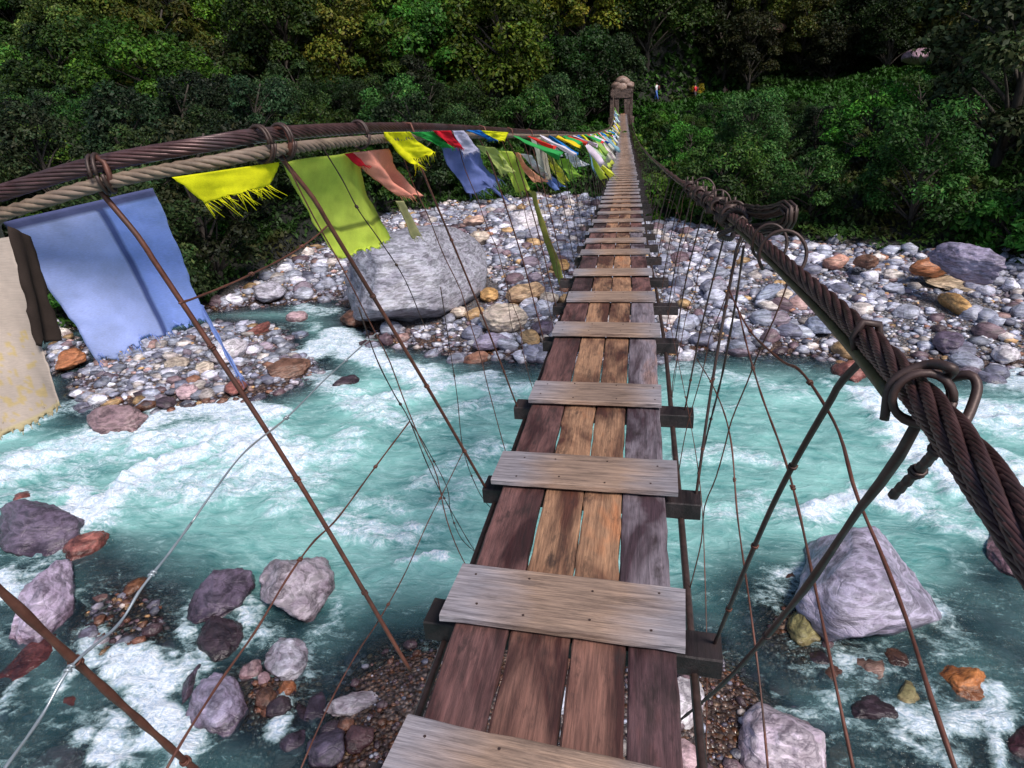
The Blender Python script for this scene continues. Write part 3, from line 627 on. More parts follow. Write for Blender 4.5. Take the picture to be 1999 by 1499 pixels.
# main cables: control points in the side planes
LC = [(-2.9, -1.6, 7.0)]+[tuple(on_d(px, py, D)) for px, py, D in ((-420, 540, 1.45), (0, 412, 1.38), (200, 352, 1.38), (420, 310, 1.42), (560, 286, 1.60))]+[tuple(on_x(px, py, -.62)) for px, py in ((750, 268), (900, 263))]
LC += [(-.62, 6, 6.32), (-.62, 10, 6.12), (-.63, 16, 5.85), (-.68, 23, 5.6), (-.75, 30, 5.38), (-.85, 38, 5.35), (-1.0, 46, 5.6), (-1.25, 55, 6.3), (-1.6, 65, 7.2)]
RC = [(.46, -3.0, 6.5), (.44, -.6, 6.25)]+[tuple(on_x(px, py, X)) for px, py, X in ((1999, 1030, .44), (1890, 885, .47), (1800, 772, .505), (1640, 608, .56), (1540, 520, .60), (1440, 432, .62), (1362, 376, .62), (1316, 346, .62), (1280, 316, .61))]
RC += [tuple(on_y(1262, 298, 17.5)), tuple(on_y(1247, 278, 27)), tuple(on_y(1238, 257, 36)), tuple(on_y(1232, 235, 46)), tuple(on_y(1228, 212, 55)), (.25, 65, 7.15)]
def smooth_path(P, k=9, it=5):
    for _ in range(it):
        c = np.cumsum(np.vstack([np.repeat(P[:1], k+1, 0), P, np.repeat(P[-1:], k, 0)]), axis=0); P2 = (c[2*k+1:]-c[:-2*k-1])/(2*k+1); P2[0], P2[-1] = P[0], P[-1]; P = P2
    return P
LCs = spline(LC, step=.02); RCs = smooth_path(spline(RC, step=.012), 11)
def cab(side, Y): A = LCs if side < 0 else RCs; return np.array([np.interp(Y, A[:, 1], A[:, 0]), Y, np.interp(Y, A[:, 1], A[:, 2])])
def y_at(C_, px):                                 # Y on the cable whose picture column is px
    D = C_-CC; s = D@CF; u = 999.5+FPX*(D@CR)/s; ok = s > .1; k = np.where(ok)[0]; return float(C_[k[np.argmin(abs(u[k]-px))], 1])
def at_px(C_, px):
    D = C_-CC; s = D@CF; u = 999.5+FPX*(D@CR)/s; k = np.where(s > .1)[0]; return C_[k[np.argmin(abs(u[k]-px))]].copy()
bridge = empty('suspension_bridge', (0, 0, 0)); tag(bridge, 'long sagging footbridge of wooden planks hung from rusty cables across the river', 'footbridge')
def part(mb, name, mat, **kw): return mb.build(name, mat, bridge, **kw)
def seg(C_, a, b_): return C_[(C_[:, 1] >= a) & (C_[:, 1] <= b_)]
def offs(P, dx, dz): Q = P.copy(); Q[:, 0] += dx; Q[:, 2] += dz; return Q
# left: maroon cable above a tan one
mb = MB(); P = seg(LCs, -1.7, 9); P[:, 0] += .004*np.sin(P[:, 1]*3); rope(mb, offs(P, -.012, .030), .0172, 11, .34, 5); tube(mb, offs(seg(LCs, 8.98, 66), -.012, .022), .016, 7); part(mb, 'main_cable', M_rust)
mb = MB(); rope(mb, offs(P, .014, -.004), .0150, 5, .145, 7); tube(mb, offs(seg(LCs, 8.98, 66), .012, -.008), .014, 7); part(mb, 'tan_cable', M_tan)
# right: heavy laid cable with an olive one under it
mb = MB(); P = seg(RCs, -1.2, 9); wire_rope(mb, seg(RCs, -1.2, 2.6)[::1], .0190, 7, .66, 7, .09); rope(mb, seg(RCs, 2.58, 9), .0215, 7, .66, 6); tube(mb, seg(RCs, 8.98, 66), .022, 7); part(mb, 'main_cable', M_rust)
mb = MB(); tube(mb, offs(seg(RCs, y_at(RCs, 1765), 3.0)[::4], -.012, -.023), .0085, 9); part(mb, 'olive_cable', M_pipe)
for sx_ in (-.40, -.13, .14, .41):
    mb = MB(); Ys = np.arange(-3, 66, .5); tube(mb, [dk(y)+np.array([sx_, 0, -.135 if abs(sx_) < .3 else -.125]) for y in Ys], .014, 6); part(mb, 'deck_cable', M_rustdark)
# crossbeams and slats
SLF = [.10, .93, 1.58, 2.41, 3.26, 4.38, 5.26, 6.2, 7.35, 8.15, 9.05, 10.05, 11.1, 12.1]
while SLF[-1] < 64: SLF.append(SLF[-1]+rnd.uniform(.62, .8) if SLF[-1] > 13 else SLF[-1]+.75)
def wood_box(name, c, size, mat, colr, rz=0.0, rx=0.0, chip=.004, seed=0, nx=1, ny=8):
    # a sawn board: subdivided, its edges worn a little uneven; object origin at its centre
    r = np.random.default_rng(seed); L = ny if size[1] > size[0] else 6 if size[0] > .2 else 2
    la = 1 if size[1] > size[0] else 0; n = max(4, int(size[la]/.07)) ; n = min(n, 40)
    V = []; Fc = []
    for i in range(n+1):
        u = (i/n-.5)*size[la]
        j = lambda: r.normal()*chip
        w2, h2 = size[1-la]/2, size[2]/2; bw = .004
        ring = [(-w2+bw+j()*.3, -h2), (w2-bw+j()*.3, -h2), (w2+j()*.6, -h2+bw), (w2+j()*.6, h2-bw), (w2-bw*1.5+j()*.3, h2), (-w2+bw*1.5+j()*.3, h2), (-w2+j()*.6, h2-bw), (-w2+j()*.6, -h2+bw)]
        uu = u + (r.normal()*chip if i in (0, n) else 0)
        for a_, z_ in ring: V.append((a_, uu, z_) if la == 1 else (uu, a_, z_))
    for i in range(n):
        for k in range(8):
            f = (i*8+k, i*8+(k+1) % 8, (i+1)*8+(k+1) % 8, (i+1)*8+k); Fc.append(f if la == 1 else f[::-1])
    Fc += [tuple(range(8)), tuple(n*8+k for k in range(8))[::-1]] if la == 0 else [tuple(range(8))[::-1], tuple(n*8+k for k in range(8))]
    ob = mesh_obj(name, V, Fc, mat, bridge, smooth=False); ob.location = c; ob.rotation_euler = (rx, 0, rz); ob.color = (*colr, 1); return ob
SKEW = {0: -.12, 1: -.11, 2: -.065, 3: -.045, 4: -.035, 5: -.02}   # the nearest cross boards have slipped askew
for i, yf in enumerate(SLF):
    c = dk(yf+.13); slope = math.atan2(dk(yf+.5)[2]-dk(yf-.3)[2], .8)
    wv = [.75, .75, .76, .78, .71, .735, .71, .74, .75][i] if i < 9 else rnd.uniform(.71, .77)
    g = rnd.uniform(.8, 1.15); colr = (.275*g, .245*g, .27*g)
    dp = .26 if yf < 6 else .24
    wood_box('slat', tuple(c+np.array([rnd.uniform(-.012, .012), 0, .020])), (wv, dp, .028), M_slat, colr, rnd.uniform(-.012, .012)+SKEW.get(i, 0), slope, .003, 900+i)
    if i < 70:
        wood_box('crossbeam', tuple(c+np.array([.03+rnd.uniform(-.02, .02), -.03 if i < 6 else .0, -.085])), (.97+rnd.uniform(-.05, .06), .12, .075), M_plank, (.028, .018, .02), rnd.uniform(-.02, .02)+SKEW.get(i, 0), slope, .004, 1200+i)
for k in range(7):                                # nails in the near slats
    c = dk(SLF[k]+.13)
    for xx in (-.3, -.12, .1, .29):
        for yy in (-.08, .08):
            mb = MB(); p = c+np.array([xx+rnd.uniform(-.02, .02), yy+rnd.uniform(-.02, .02)+xx*SKEW.get(k, 0), .0345]); tube(mb, [p, p+np.array([0, 0, .002])], .0042, 6); part(mb, 'nail', M_rustdark, smooth=False)
# deck boards, four rows; edges at every few slats
def board_row(edges, y0, y1, cols, k0):
    for j in range(len(edges)-1):
        a, b_ = edges[j], edges[j+1]; gap = .009; x = (a+b_)/2; w2 = b_-a-gap
        p0, p1 = dk(y0), dk(y1); c = (p0+p1)/2; ln = y1-y0
        rz = math.atan2(-(p1[0]-p0[0]), ln)+rnd.uniform(-.003, .003); rx = math.atan2(p1[2]-p0[2], ln)
        mid = dk((y0+y1)/2); c[2] = (c[2]+mid[2])/2
        wood_box('plank', (c[0]+x, c[1], c[2]-.020+rnd.uniform(-.003, .0)), (w2, ln*(1-.004)/math.cos(rx), .032), M_plank, cols[j], rz, rx, .0035, k0+j)
CB = {'d': (.10, .05, .055), 'b': (.22, .105, .08), 't': (.38, .205, .12), 'g': (.22, .18, .21), 'm': (.16, .075, .07)}
board_row([-.35, -.165, .03, .20, .35], -2.2, .2, [CB[k] for k in 'dbmd'], 2000)
board_row([-.35, -.165, .03, .20, .35], .22, 1.70, [CB['m'], CB['b'], CB['b'], CB['d']], 2010)
board_row([-.35, -.16, .01, .17, .35], 1.72, 5.38, [CB['m'], CB['t'], CB['t'], CB['g']], 2020)
y = 5.40; kk = 2030
while y < 64.5:
    y1 = min(y+(1.9 if y < 9 else 2.8), 66); 
    if 66-y1 < 1: y1 = 66
    cs = [tuple(v*g_ for v in CB[q]) for q, g_ in ((q, rnd.uniform(.8, 1.2)) for q in ('dttm' if rnd.random() < .6 else 'mbtg'))]
    board_row([-.35, -.17, .005, .18, .35], y, y1, cs, kk); kk += 10; y = y1+.02
    if y1 >= 66: break
# hangers: stout rods tied at the beams, then thin wires
def kink(P, amp, n=7):
    Q = spline(P, n=n*3); Q[1:-1] += np.repeat(rg.normal(size=(n, 3)), 3, 0)[:len(Q)-2]*amp if len(Q)-2 <= n*3 else 0; return spline(Q[::2], n=28)
def wraps(mb, P, at, r, turns=3):                # a few turns of tie wire about a rod
    T = P[min(at+1, len(P)-1)]-P[at-1]; T = T/np.linalg.norm(T); n = np.cross(T, [0, 0, 1.0]); n /= np.linalg.norm(n); b_ = np.cross(T, n)
    s = np.linspace(0, 1, turns*10); a = s*turns*2*math.pi
    tube(mb, P[at]+r*(np.cos(a)[:, None]*n+np.sin(a)[:, None]*b_)+np.outer((s-.5)*turns*.006, T), .0022, 4)
for side in (-1, 1):
    cnt = 0
    for i, yf in enumerate(SLF):
        if yf < 1.3: continue
        yt = yf-.58 if side < 0 else yf+.05-.35*(i > 4)
        if side < 0: yt = {2: 1.1, 3: 1.5, 4: 2.5}.get(i, yt)
        if side > 0: yt = {0: .2, 1: .35, 2: 1.00, 3: 2.75, 4: 3.1}.get(i, yt)
        top_ = cab(side, max(yt, -2.5))
        if side < 0 and i in (2, 3): top_ = at_px(LCs, 197 if i == 2 else 556)
        rr = .016 if side < 0 else .024
        bot = dk(yf+.1)+np.array([(-.44 if side < 0 else .47), 0, -.08])
        if side < 0 and i == 2: bot = on_x(800, 1308, -.42)
        r_ = (.0062 if i in (1, 2, 3) else .0045) if yf < 9 else .0038
        mb = MB(); n = 26 if yf < 12 else 8
        if side > 0 and i == 2: P = spline([top_+[.0, 0, -.0], top_*.6+bot*.4+[.0, .05, 0], bot], n=n)
        else:
            mid = top_*.5+bot*.5+np.array([-.012*side, rnd.uniform(-.02, .05), 0]); P = spline([top_, mid, bot], n=n)
        if yf < 12:                               # hook over the cable
            cc = top_+np.array([0, 0, .012 if side < 0 else 0]); R0 = .036 if side < 0 else .027
            hook = [cc+R0*np.array([-side*math.cos(a)*.75, 0.0, math.sin(a)*1.05]) for a in np.linspace(-.9, 3.6, 14)]
            for q_, h_ in enumerate(hook): h_[1] += .012*(q_/13-.5)
            P = np.vstack([np.array(hook), P[2:]])
            tube(mb, spline(P, n=60), r_, 7)
        else: tube(mb, P, r_, 4)
        o_ = part(mb, 'hanger', M_rod if yf < 7 and side < 0 else M_rustdark)
        if yf < 8:
            for at in (20, 34, 48):
                mw = MB(); Q = spline(P, n=60); wraps(mw, Q, at, r_+.0012, 2); mw.build('tie_wire', M_rod, o_)
        # thin suspender between two stout ones
        if .5 < yf < 30:
            y2 = yf+.42; t2 = cab(side, y2-(.45 if side < 0 else .25)); b2 = dk(y2)+np.array([(-.40 if side < 0 else .42), 0, -.12])
            mb = MB(); tube(mb, kink([t2, t2*.5+b2*.5+[-.02*side, .04, 0], b2], .006 if yf < 10 else .003), .0022 if yf < 10 else .003, 4); part(mb, 'thin_wire', M_rod if yf < 6 else M_rustdark)
# side netting wires, each followed in the plane of the handrail
NET = [  # side X, points, radius, material
 (-.55, [(-80, 1080), (0, 1152), (130, 1275), (260, 1395), (390, 1510), (520, 1620)], .0062, M_rod),
 (-.60, [(630, 288), (668, 350), (700, 410), (742, 470), (790, 545), (830, 640)], .0020, M_rustdark),
 (-.55, [(700, 600), (735, 700), (770, 770), (800, 822), (845, 930), (905, 1040), (930, 1080)], .0020, M_rustdark),
 (-.58, [(640, 440), (612, 465), (560, 500), (470, 545), (390, 578), (350, 592)], .0022, M_rod),
 (-.52, [(735, 650), (690, 690), (630, 745), (560, 815), (480, 880), (420, 955), (374, 1020)], .0018, M_pale),
 (-.52, [(374, 1020), (330, 1080), (275, 1150), (230, 1220), (140, 1300), (80, 1400), (10, 1499), (-60, 1600)], .0021, M_pale),
 (-.50, [(800, 822), (730, 915), (660, 1010), (610, 1060), (560, 1130), (500, 1230), (430, 1330), (360, 1440), (320, 1510)], .0024, M_rod),
 (-.50, [(905, 880), (868, 955), (835, 1020), (790, 1120), (740, 1210), (700, 1270), (650, 1360), (600, 1470), (580, 1520)], .0020, M_rod),
 (-.50, [(860, 560), (875, 660), (892, 770), (905, 880), (935, 960), (965, 1000)], .0018, M_rustdark),
 (-.52, [(800, 822), (830, 870), (872, 950), (880, 1000), (900, 1050), (930, 1080)], .0018, M_rustdark),
 (-.52, [(990, 560), (1000, 640), (1030, 710), (1045, 760)], .0018, M_rustdark),
 (.52, [(1360, 700), (1395, 760), (1425, 850), (1440, 1010), (1465, 1190), (1485, 1350), (1500, 1510)], .0026, M_rod),
 (.54, [(1440, 600), (1462, 690), (1488, 775), (1530, 890), (1560, 1000), (1592, 1150), (1630, 1330), (1668, 1510)], .0028, M_rod),
 (.54, [(1420, 560), (1460, 640), (1520, 700), (1560, 722), (1600, 775), (1640, 850), (1670, 960), (1720, 1080), (1770, 1210), (1820, 1370), (1868, 1510)], .0030, M_rod),
 (.50, [(1292, 560), (1312, 650), (1345, 810), (1368, 960), (1376, 1120), (1380, 1300), (1378, 1510)], .0020, M_rod),
 (.50, [(1330, 560), (1322, 700), (1310, 800), (1312, 900)], .0018, M_rustdark),
 (.56, [(1500, 1350), (1560, 1200), (1600, 1100)], .0, None),
 (.58, [(1452, 480), (1436, 590), (1410, 730), (1385, 830), (1362, 925)], .0045, M_rustdark),
 (.50, [(1800, 808), (1740, 915), (1680, 990), (1600, 1110), (1555, 1170), (1480, 1260), (1400, 1345), (1310, 1420)], .0065, M_rustdark),
 (.50, [(1850, 850), (1810, 900), (1742, 968)], .0058, M_rustdark),
]
for X, pts, r_, mt in NET:
    if not mt: continue
    mb = MB(); P = spline([on_x(px, py, X+rnd.uniform(-.006, .006)) for px, py in pts], n=50)
    tube(mb, P, r_*(1+.15*np.sin(np.linspace(0, 60, 50))), 6)
    o_ = part(mb, 'netting_wire', mt)
    if r_ > .0017:
        for at in (12, 30): mw = MB(); wraps(mw, P, at, r_+.0012, 2); mw.build('wire_knot', mt, o_)
# horizontal wires of the net further along, both sides
for side in (-1, 1):
    for fr_ in (.3, .62):
        pts = []
        for y in np.arange(4.5, 34, .75): a = cab(side, y); b_ = dk(y)+np.array([.43*side, 0, -.05]); pts.append(a*(1-fr_)+b_*fr_+np.array([0, 0, rnd.uniform(-.1, .1)]))
        mb = MB(); tube(mb, pts, .0022, 4); part(mb, 'netting_wire', M_rustdark)
# splice, clamps, loops and hooks on the right cable
def cframe(C_, Y): 
    i = int(np.argmin(abs(C_[:, 1]-Y))); T = C_[i+2]-C_[i-2]; T = T/np.linalg.norm(T); n = np.cross(T, [0, 0, 1.0]); n /= np.linalg.norm(n); return C_[i], T, n, np.cross(n, T)
def ring(mb, c, T, n, b_, R0, r_, a0, a1, stretch=1.0, drift=0.0, off=(0, 0)):
    A = np.linspace(a0, a1, 22); tube(mb, [c+n*(off[0]+R0*math.cos(a))+b_*(off[1]+R0*stretch*math.sin(a))+T*drift*(k/21-.5) for k, a in enumerate(A)], r_, 7)
for px in (1346, 1366, 1384, 1402, 1424):
    c, T, n, b_ = cframe(RCs, y_at(RCs, px)); mb = MB()
    for q in range(4): ring(mb, c+T*(q-1.5)*.013, T, n, b_, .030+rnd.uniform(0, .010), .008, 0, 6.28, 1.0, .012, (rnd.uniform(-.006, .006), rnd.uniform(-.012, .004)))
    box(mb, c+b_*.034, (.05, .04, .03), np.stack([n, T, b_], 1)); box(mb, c-b_*.045+n*.01, (.05, .06, .05), np.stack([n, T, b_], 1))
    for q in (-1, 1): tube(mb, [c+n*.018*q+b_*.03, c+n*.018*q+b_*.078], .007, 6)
    part(mb, 'cable_clamp', M_rustdark)
# bundled tail of cable, a coil hanging beside the splice
c, T, n, b_ = cframe(RCs, y_at(RCs, 1440)); mb = MB()
tail = spline([on_x(1405, 398, .63), on_x(1450, 408, .67), on_x(1500, 414, .70), on_x(1536, 404, .72), on_x(1546, 420, .73), on_x(1528, 442, .72), on_x(1478, 448, .68), on_x(1440, 446, .64)], n=44)
TT, TN, TB = frames(tail)
for q in range(12):
    a = q*2.4; rr_ = .010+.017*math.sqrt(q/12); tube(mb, tail+rr_*(math.cos(a)*TN+math.sin(a)*TB)*.85+.0015*rg.normal(size=(44, 1)), .0052, 6)
part(mb, 'cable_coil', M_rustdark)
mb = MB(); P = spline([c+n*.02-b_*.03, c+n*.05+b_*.01+T*.05, c+n*.02+b_*.04+T*.14, c-n*.03+T*.2, c-n*.02-b_*.04+T*.3], n=40); rope(mb, P, .014, 5, .09, 5)
P = spline([c-n*.02-b_*.02-T*.05, c-n*.06-b_*.06+T*.06, c-b_*.09+T*.17, c+n*.03-b_*.05+T*.26], n=40); rope(mb, P, .013, 5, .09, 5); part(mb, 'splice_knot', M_rustdark)
for px, R0, r_, a0, a1, st in ((1515, .062, .0052, -1.2, 3.9, 1.1), (1490, .05, .005, -.6, 4.2, 1.2), (1366, .075, .006, -.3, 3.0, 1.3), (1395, .06, .005, -.3, 3.1, 1.2), (1425, .05, .006, -.2, 3.2, 1.2)):
    c, T, n, b_ = cframe(RCs, y_at(RCs, px)); mb = MB(); ring(mb, c, T, n, b_, R0, r_, a0, a1, st, .05, (.018, 0)); part(mb, 'wire_loop', M_rustdark)
c, T, n, b_ = cframe(RCs, y_at(RCs, 1795)); mb = MB()   # the hook curling off the near cable
P = spline([c-n*.03-b_*.03, c-n*.028+b_*.012, c+b_*.034, c+n*.02+b_*.036-T*.02, tuple(on_x(1850, 738, .53)), tuple(on_x(1893, 732, .545)), tuple(on_x(1908, 755, .55)), tuple(on_x(1895, 800, .54)), tuple(on_x(1880, 830, .53))], n=46)
tube(mb, P, .0052, 8)
for q in range(2): ring(mb, c+T*(q-1)*.012, T, n, b_, .028, .0045, 0, 6.28)
part(mb, 'hook', M_rustdark)
for px in (190, 545, 505, 700):                   # bindings on the left pair
    c, T, n, b_ = cframe(LCs, y_at(LCs, px)); mb = MB()
    for q in range(2): ring(mb, c+T*(q*.011)+np.array([0, 0, .012]), T, n, b_, .029, .0042, 0, 6.28, 1.35, .01)
    part(mb, 'cable_binding', M_rustdark)
# far end: two rough stone piers, a lintel and a heap of stones
tw = empty('stone_gate_tower', (-.7, 66.5, 4.6)); tw.scale = (.72, .8, .92); tw.location = (-.86, 66.5, 4.6); tag(tw, 'rough stone gate pier with a mounded top where the bridge ends', 'tower')
m, t, b, o = newmat('masonry'); tc = nd(t, 'ShaderNodeTexCoord'); br = nd(t, 'ShaderNodeTexBrick'); br.inputs['Scale'].default_value = 2.2
br.inputs['Color1'].default_value = (.13, .085, .07, 1); br.inputs['Color2'].default_value = (.07, .045, .04, 1); br.inputs['Mortar'].default_value = (.03, .022, .02, 1); br.inputs['Mortar Size'].default_value = .03
t.links.new(mapping(t, tc.outputs['Object'], (1, 1, 1), (math.pi/2, 0, 0)), br.inputs['Vector']); nn = noise(t, tc.outputs['Object'], 4, 5)
t.links.new(mix(t, .6, br.outputs['Color'], ramp(t, nn, [(.3, (.4,)*3), (.7, (1.5,)*3)]), 'MULTIPLY'), b.inputs['Base Color']); b.inputs['Roughness'].default_value = .9; bump(t, b, nn, .8, .1); M_mason = m
def pier(name, c, s, seed):
    V, Fc = ICO[3]; V = np.clip(V*1.9, -1, 1)*np.array(s)/2; V = V*(1+.05*fbm(V[:, 0]*2, V[:, 1]*2, V[:, 2]*2, seed=seed))[:, None]
    ob = mesh_obj(name, V+np.array(c), Fc, M_mason, tw, smooth=False); return ob
pier('pier', (-.80, 0, .4), (1.1, 1.3, 4.0), 1); pier('pier', (.90, 0, .4), (1.1, 1.3, 4.0), 2); pier('lintel', (.05, 0, 2.35), (2.7, 1.5, .8), 3); pier('base', (.05, .3, -1.6), (3.2, 2.4, 3.6), 4)
for i, (x, z_, s) in enumerate(((-.6, 3.1, .85), (.2, 3.35, 1.0), (.85, 3.05, .75), (-.1, 2.9, 1.1))):
    V, Fc = rock_shape(2, 700+i, .5); ob = mesh_obj('cap_stone', V*[s, s, s*.6]+np.array([x, 0, z_]), Fc, M_stone, tw); ob.color = (.30, .21, .16, 1)

# ------------------------------------------------------------------ prayer flags
YEL = (.88, .86, .02); YGR = (.62, .74, .12); SAL = (.95, .42, .32); GRN = (.03, .36, .07); REDc = (.72, .02, .04); LAV = (.62, .60, .78); SLT = (.20, .25, .56); BLU = (.02, .20, .62); WHT = (.78, .80, .84); PEA = (.95, .48, .30); PYG = (.55, .62, .20); BIGB = (.52, .61, 1.0); TAN = (.55, .46, .40)
FG = 'prayer flags tied along the left cable'
def flag(corners, colr, label, nx=22, ny=26, wave=.02, fringe=.02, seed=0, bulge=0.0, pattern=None, nostep=False):
    TL, TR, BR, BL = [np.array(c, float) for c in corners]
    u = np.linspace(0, 1, nx+1); v = np.linspace(0, 1, ny+1); Ug, Vg = np.meshgrid(u, v)
    P = ((1-Ug)*(1-Vg))[..., None]*TL+(Ug*(1-Vg))[..., None]*TR+(Ug*Vg)[..., None]*BR+((1-Ug)*Vg)[..., None]*BL
    wave = wave*(.55 if label.find('ragged') < 0 else .8); bulge = bulge*.6; n = np.cross(TR-TL, BL-TL); n /= np.linalg.norm(n)+1e-9; side = (TR-TL)*1.0; dwn = BL-TL
    fo = np.sin(Ug*math.pi*2.3+seed+Vg*1.5)*(.3+Vg)*wave+.22*wave*fbm(Ug*9+seed, Vg*9, seed=seed+8)+np.sin(Ug*9+seed*2-Vg*2)*.3*wave+fbm(Ug*3+seed, Vg*3, seed=seed)*wave*.8
    P = P+fo[..., None]*n+(bulge*np.sin(math.pi*Vg)*(.4+Ug*.6))[..., None]*n
    L = np.linalg.norm(dwn)
    edge = fbm(Vg*7+seed, np.ones_like(Vg)*3, seed=seed+2)*(.035 if L < .3 else .015)*L
    P = P+((Ug-.5)*2)[..., None]*edge[..., None]*side/(np.linalg.norm(side)+1e-9)
    jag = (rg.uniform(0, 1, nx+1)**2*.10+.05*np.abs(fbm(u*6+seed, u*0, seed=seed+5)))
    P[-1] -= jag[:, None]*dwn*.8; P[-2] -= jag[:, None]*dwn*.35
    V = P.reshape(-1, 3); i = np.arange((nx+1)*(ny+1)).reshape(ny+1, nx+1)
    Fq = [tuple(q) for q in np.stack([i[:-1, :-1], i[:-1, 1:], i[1:, 1:], i[1:, :-1]], -1).reshape(-1, 4).tolist()]
    C = np.ones((len(V), 3))*np.array(colr)
    if pattern is not None: C = pattern(Ug.ravel(), Vg.ravel(), C)
    mb = MB(); mb.v = [tuple(x) for x in V]; mb.f = Fq; mb.c = [tuple(x) for x in C]
    if fringe > 0:
        for k in range(0, nx*2):
            uu = rg.uniform(0, nx); a = int(uu); p = P[-1][a]*(1-uu+a)+P[-1][min(a+1, nx)]*(uu-a)
            d = dwn/L*fringe*rg.uniform(.4, 1.6)+rg.normal(size=3)*fringe*.25; w_ = max(.0006, fringe*.018)
            sd = side/np.linalg.norm(side)*w_; mb.add([p-sd, p+sd, p+d+sd*.5, p+d-sd*.5], [(0, 1, 2, 3)], tuple(C[-1]))
    ob = mb.build('prayer_flag', M_cloth, None, col=True)
    sm = ob.modifiers.new('thickness', 'SOLIDIFY'); sm.thickness = .0012
    tag(ob, label, 'flag', FG); return ob
def fx(X, *pts, dX=(0, 0, 0, 0)): return [on_x(px, py, X+d) for (px, py), d in zip(pts, dX)]
def pat_tan(U_, V_, C):
    k = ((fbm(U_*26, V_*34, seed=77) > .16) & (V_ > .5) & (V_ < .93) & (U_ > .45) & (U_ < .9)); C = C.copy(); C[k] = (.58, .45, .24); C[V_ > .95] = (.6, .5, .3); return C
def fold_shade_blue(U_, V_, C): C = C.copy(); C[(U_ > .62)] = (.36, .50, 1.0); C[(U_ > .6)&(U_ < .64)] = (.12, .16, .42); C[V_ < .05] = (.13, .15, .34); return C  # fold painted in: brighter panel, shaded crease; dark top band
def pat_yg(U_, V_, C):
    C = C.copy(); C[np.abs(V_-.66-.06*U_) < .025] = (.22, .28, .05); C[V_ > .70] *= np.array([1.12, 1.1, 1.0]); return C
flag([on_d(-190, 500, 1.36), on_d(18, 462, 1.36), on_d(118, 800, 1.3), on_d(-60, 905, 1.3)], TAN, 'faded tan flag with yellow print hanging at the left edge', nx=44, ny=70, wave=.012, seed=1, pattern=pat_tan, fringe=.006)
flag(fx(-.95, (15, 440), (62, 462), (112, 668), (72, 680)), (.05, .035, .03), 'narrow dark strip for the shaded fold between the tan and the big blue flag', nx=8, wave=.01, seed=2, fringe=0)  # dark sheet standing in for shade in a cloth fold
flag([on_d(4, 434, 1.46), on_d(300, 366, 1.52), on_d(402, 625, 1.74), on_d(200, 712, 1.66)], BIGB, 'biggest pale blue flag hanging near the left edge', nx=40, ny=44, wave=.016, seed=3, bulge=.03, pattern=fold_shade_blue, fringe=.012)
flag([on_d(384, 592, 1.76), on_d(398, 596, 1.76), on_d(476, 745, 1.8), on_d(470, 742, 1.8)], (.30, .42, .85), 'thin torn blue streamer trailing from the biggest blue flag', nx=5, wave=.008, seed=4)
flag(fx(-.64, (335, 346), (545, 316), (528, 362), (402, 398)), YEL, 'torn yellow flag scrap under the left cable', nx=30, ny=14, wave=.008, seed=5, fringe=.035)
flag(fx(-.66, (546, 318), (702, 294), (776, 470), (672, 512), dX=(0, 0, -.03, -.03)), YGR, 'large yellow green flag with a seam across its lower part', nx=34, ny=40, wave=.022, seed=6, bulge=.05, pattern=pat_yg, fringe=.008)
flag(fx(-.63, (672, 300), (700, 296), (722, 322), (702, 326)), REDc, 'small red scrap left of the salmon flag', nx=8, ny=8, wave=.006, seed=7)
flag(fx(-.62, (692, 297), (758, 290), (818, 384), (778, 384)), SAL, 'salmon pink flag between the large green and bright yellow ones', wave=.03, seed=8, bulge=.04, fringe=.03)
flag(fx(-.58, (742, 258), (800, 257), (846, 300), (796, 324)), YEL, 'bright yellow flag tied over the top of the left cable', wave=.025, seed=9, bulge=.03, fringe=.05)
flag(fx(-.58, (800, 258), (846, 257), (884, 290), (858, 286)), GRN, 'bright green flag beside the bright yellow one', wave=.02, seed=10, fringe=.03)
flag(fx(-.57, (842, 255), (880, 255), (908, 292), (880, 286)), REDc, 'crimson flag between the green and the white flag', wave=.02, seed=11)
flag(fx(-.565, (878, 255), (908, 255), (938, 292), (910, 304)), LAV, 'white lavender flag right of the crimson one', wave=.02, seed=12)
flag(fx(-.62, (862, 284), (936, 290), (984, 354), (924, 382)), SLT, 'wide slate blue flag with a frayed hem', wave=.035, seed=13, bulge=.05, fringe=.06)
flag(fx(-.60, (940, 352), (950, 352), (998, 396), (985, 390)), SLT, 'thin slate blue ribbon below the frayed slate flag', nx=4, wave=.01, seed=14)
flag(fx(-.57, (908, 254), (938, 254), (968, 276), (946, 270)), BLU, 'bright blue flag on the cable right of the white one', wave=.02, seed=15)
flag(fx(-.57, (938, 255), (992, 258), (984, 276), (958, 270)), YEL, 'yellow flag on the cable right of the bright blue one', wave=.02, seed=16)
flag(fx(-.62, (930, 284), (964, 288), (1004, 334), (982, 346)), PYG, 'pale yellow green flag right of the slate blue flag', wave=.04, seed=17)
flag(fx(-.62, (962, 290), (1004, 298), (1038, 372), (1016, 378)), YGR, 'narrow yellow green flag left of the peach one', wave=.05, seed=18, fringe=.06)
flag(fx(-.62, (994, 294), (1018, 300), (1076, 354), (1052, 358)), PEA, 'peach coloured flag twisting to the right', wave=.05, seed=19, bulge=.1)
flag(fx(-.63, (1018, 300), (1036, 303), (1078, 350), (1062, 346)), WHT, 'thin white flag right of the peach one', wave=.05, seed=20)
flag(fx(-.63, (1046, 306), (1066, 310), (1098, 366), (1080, 374)), (.22, .32, .68), 'soft blue flag right of the peach one', wave=.06, seed=21, bulge=.1)
flag(fx(-.64, (1060, 308), (1078, 310), (1108, 354), (1094, 362)), (.66, .66, .08), 'yellow flag hanging right of the soft blue one', wave=.06, seed=22)
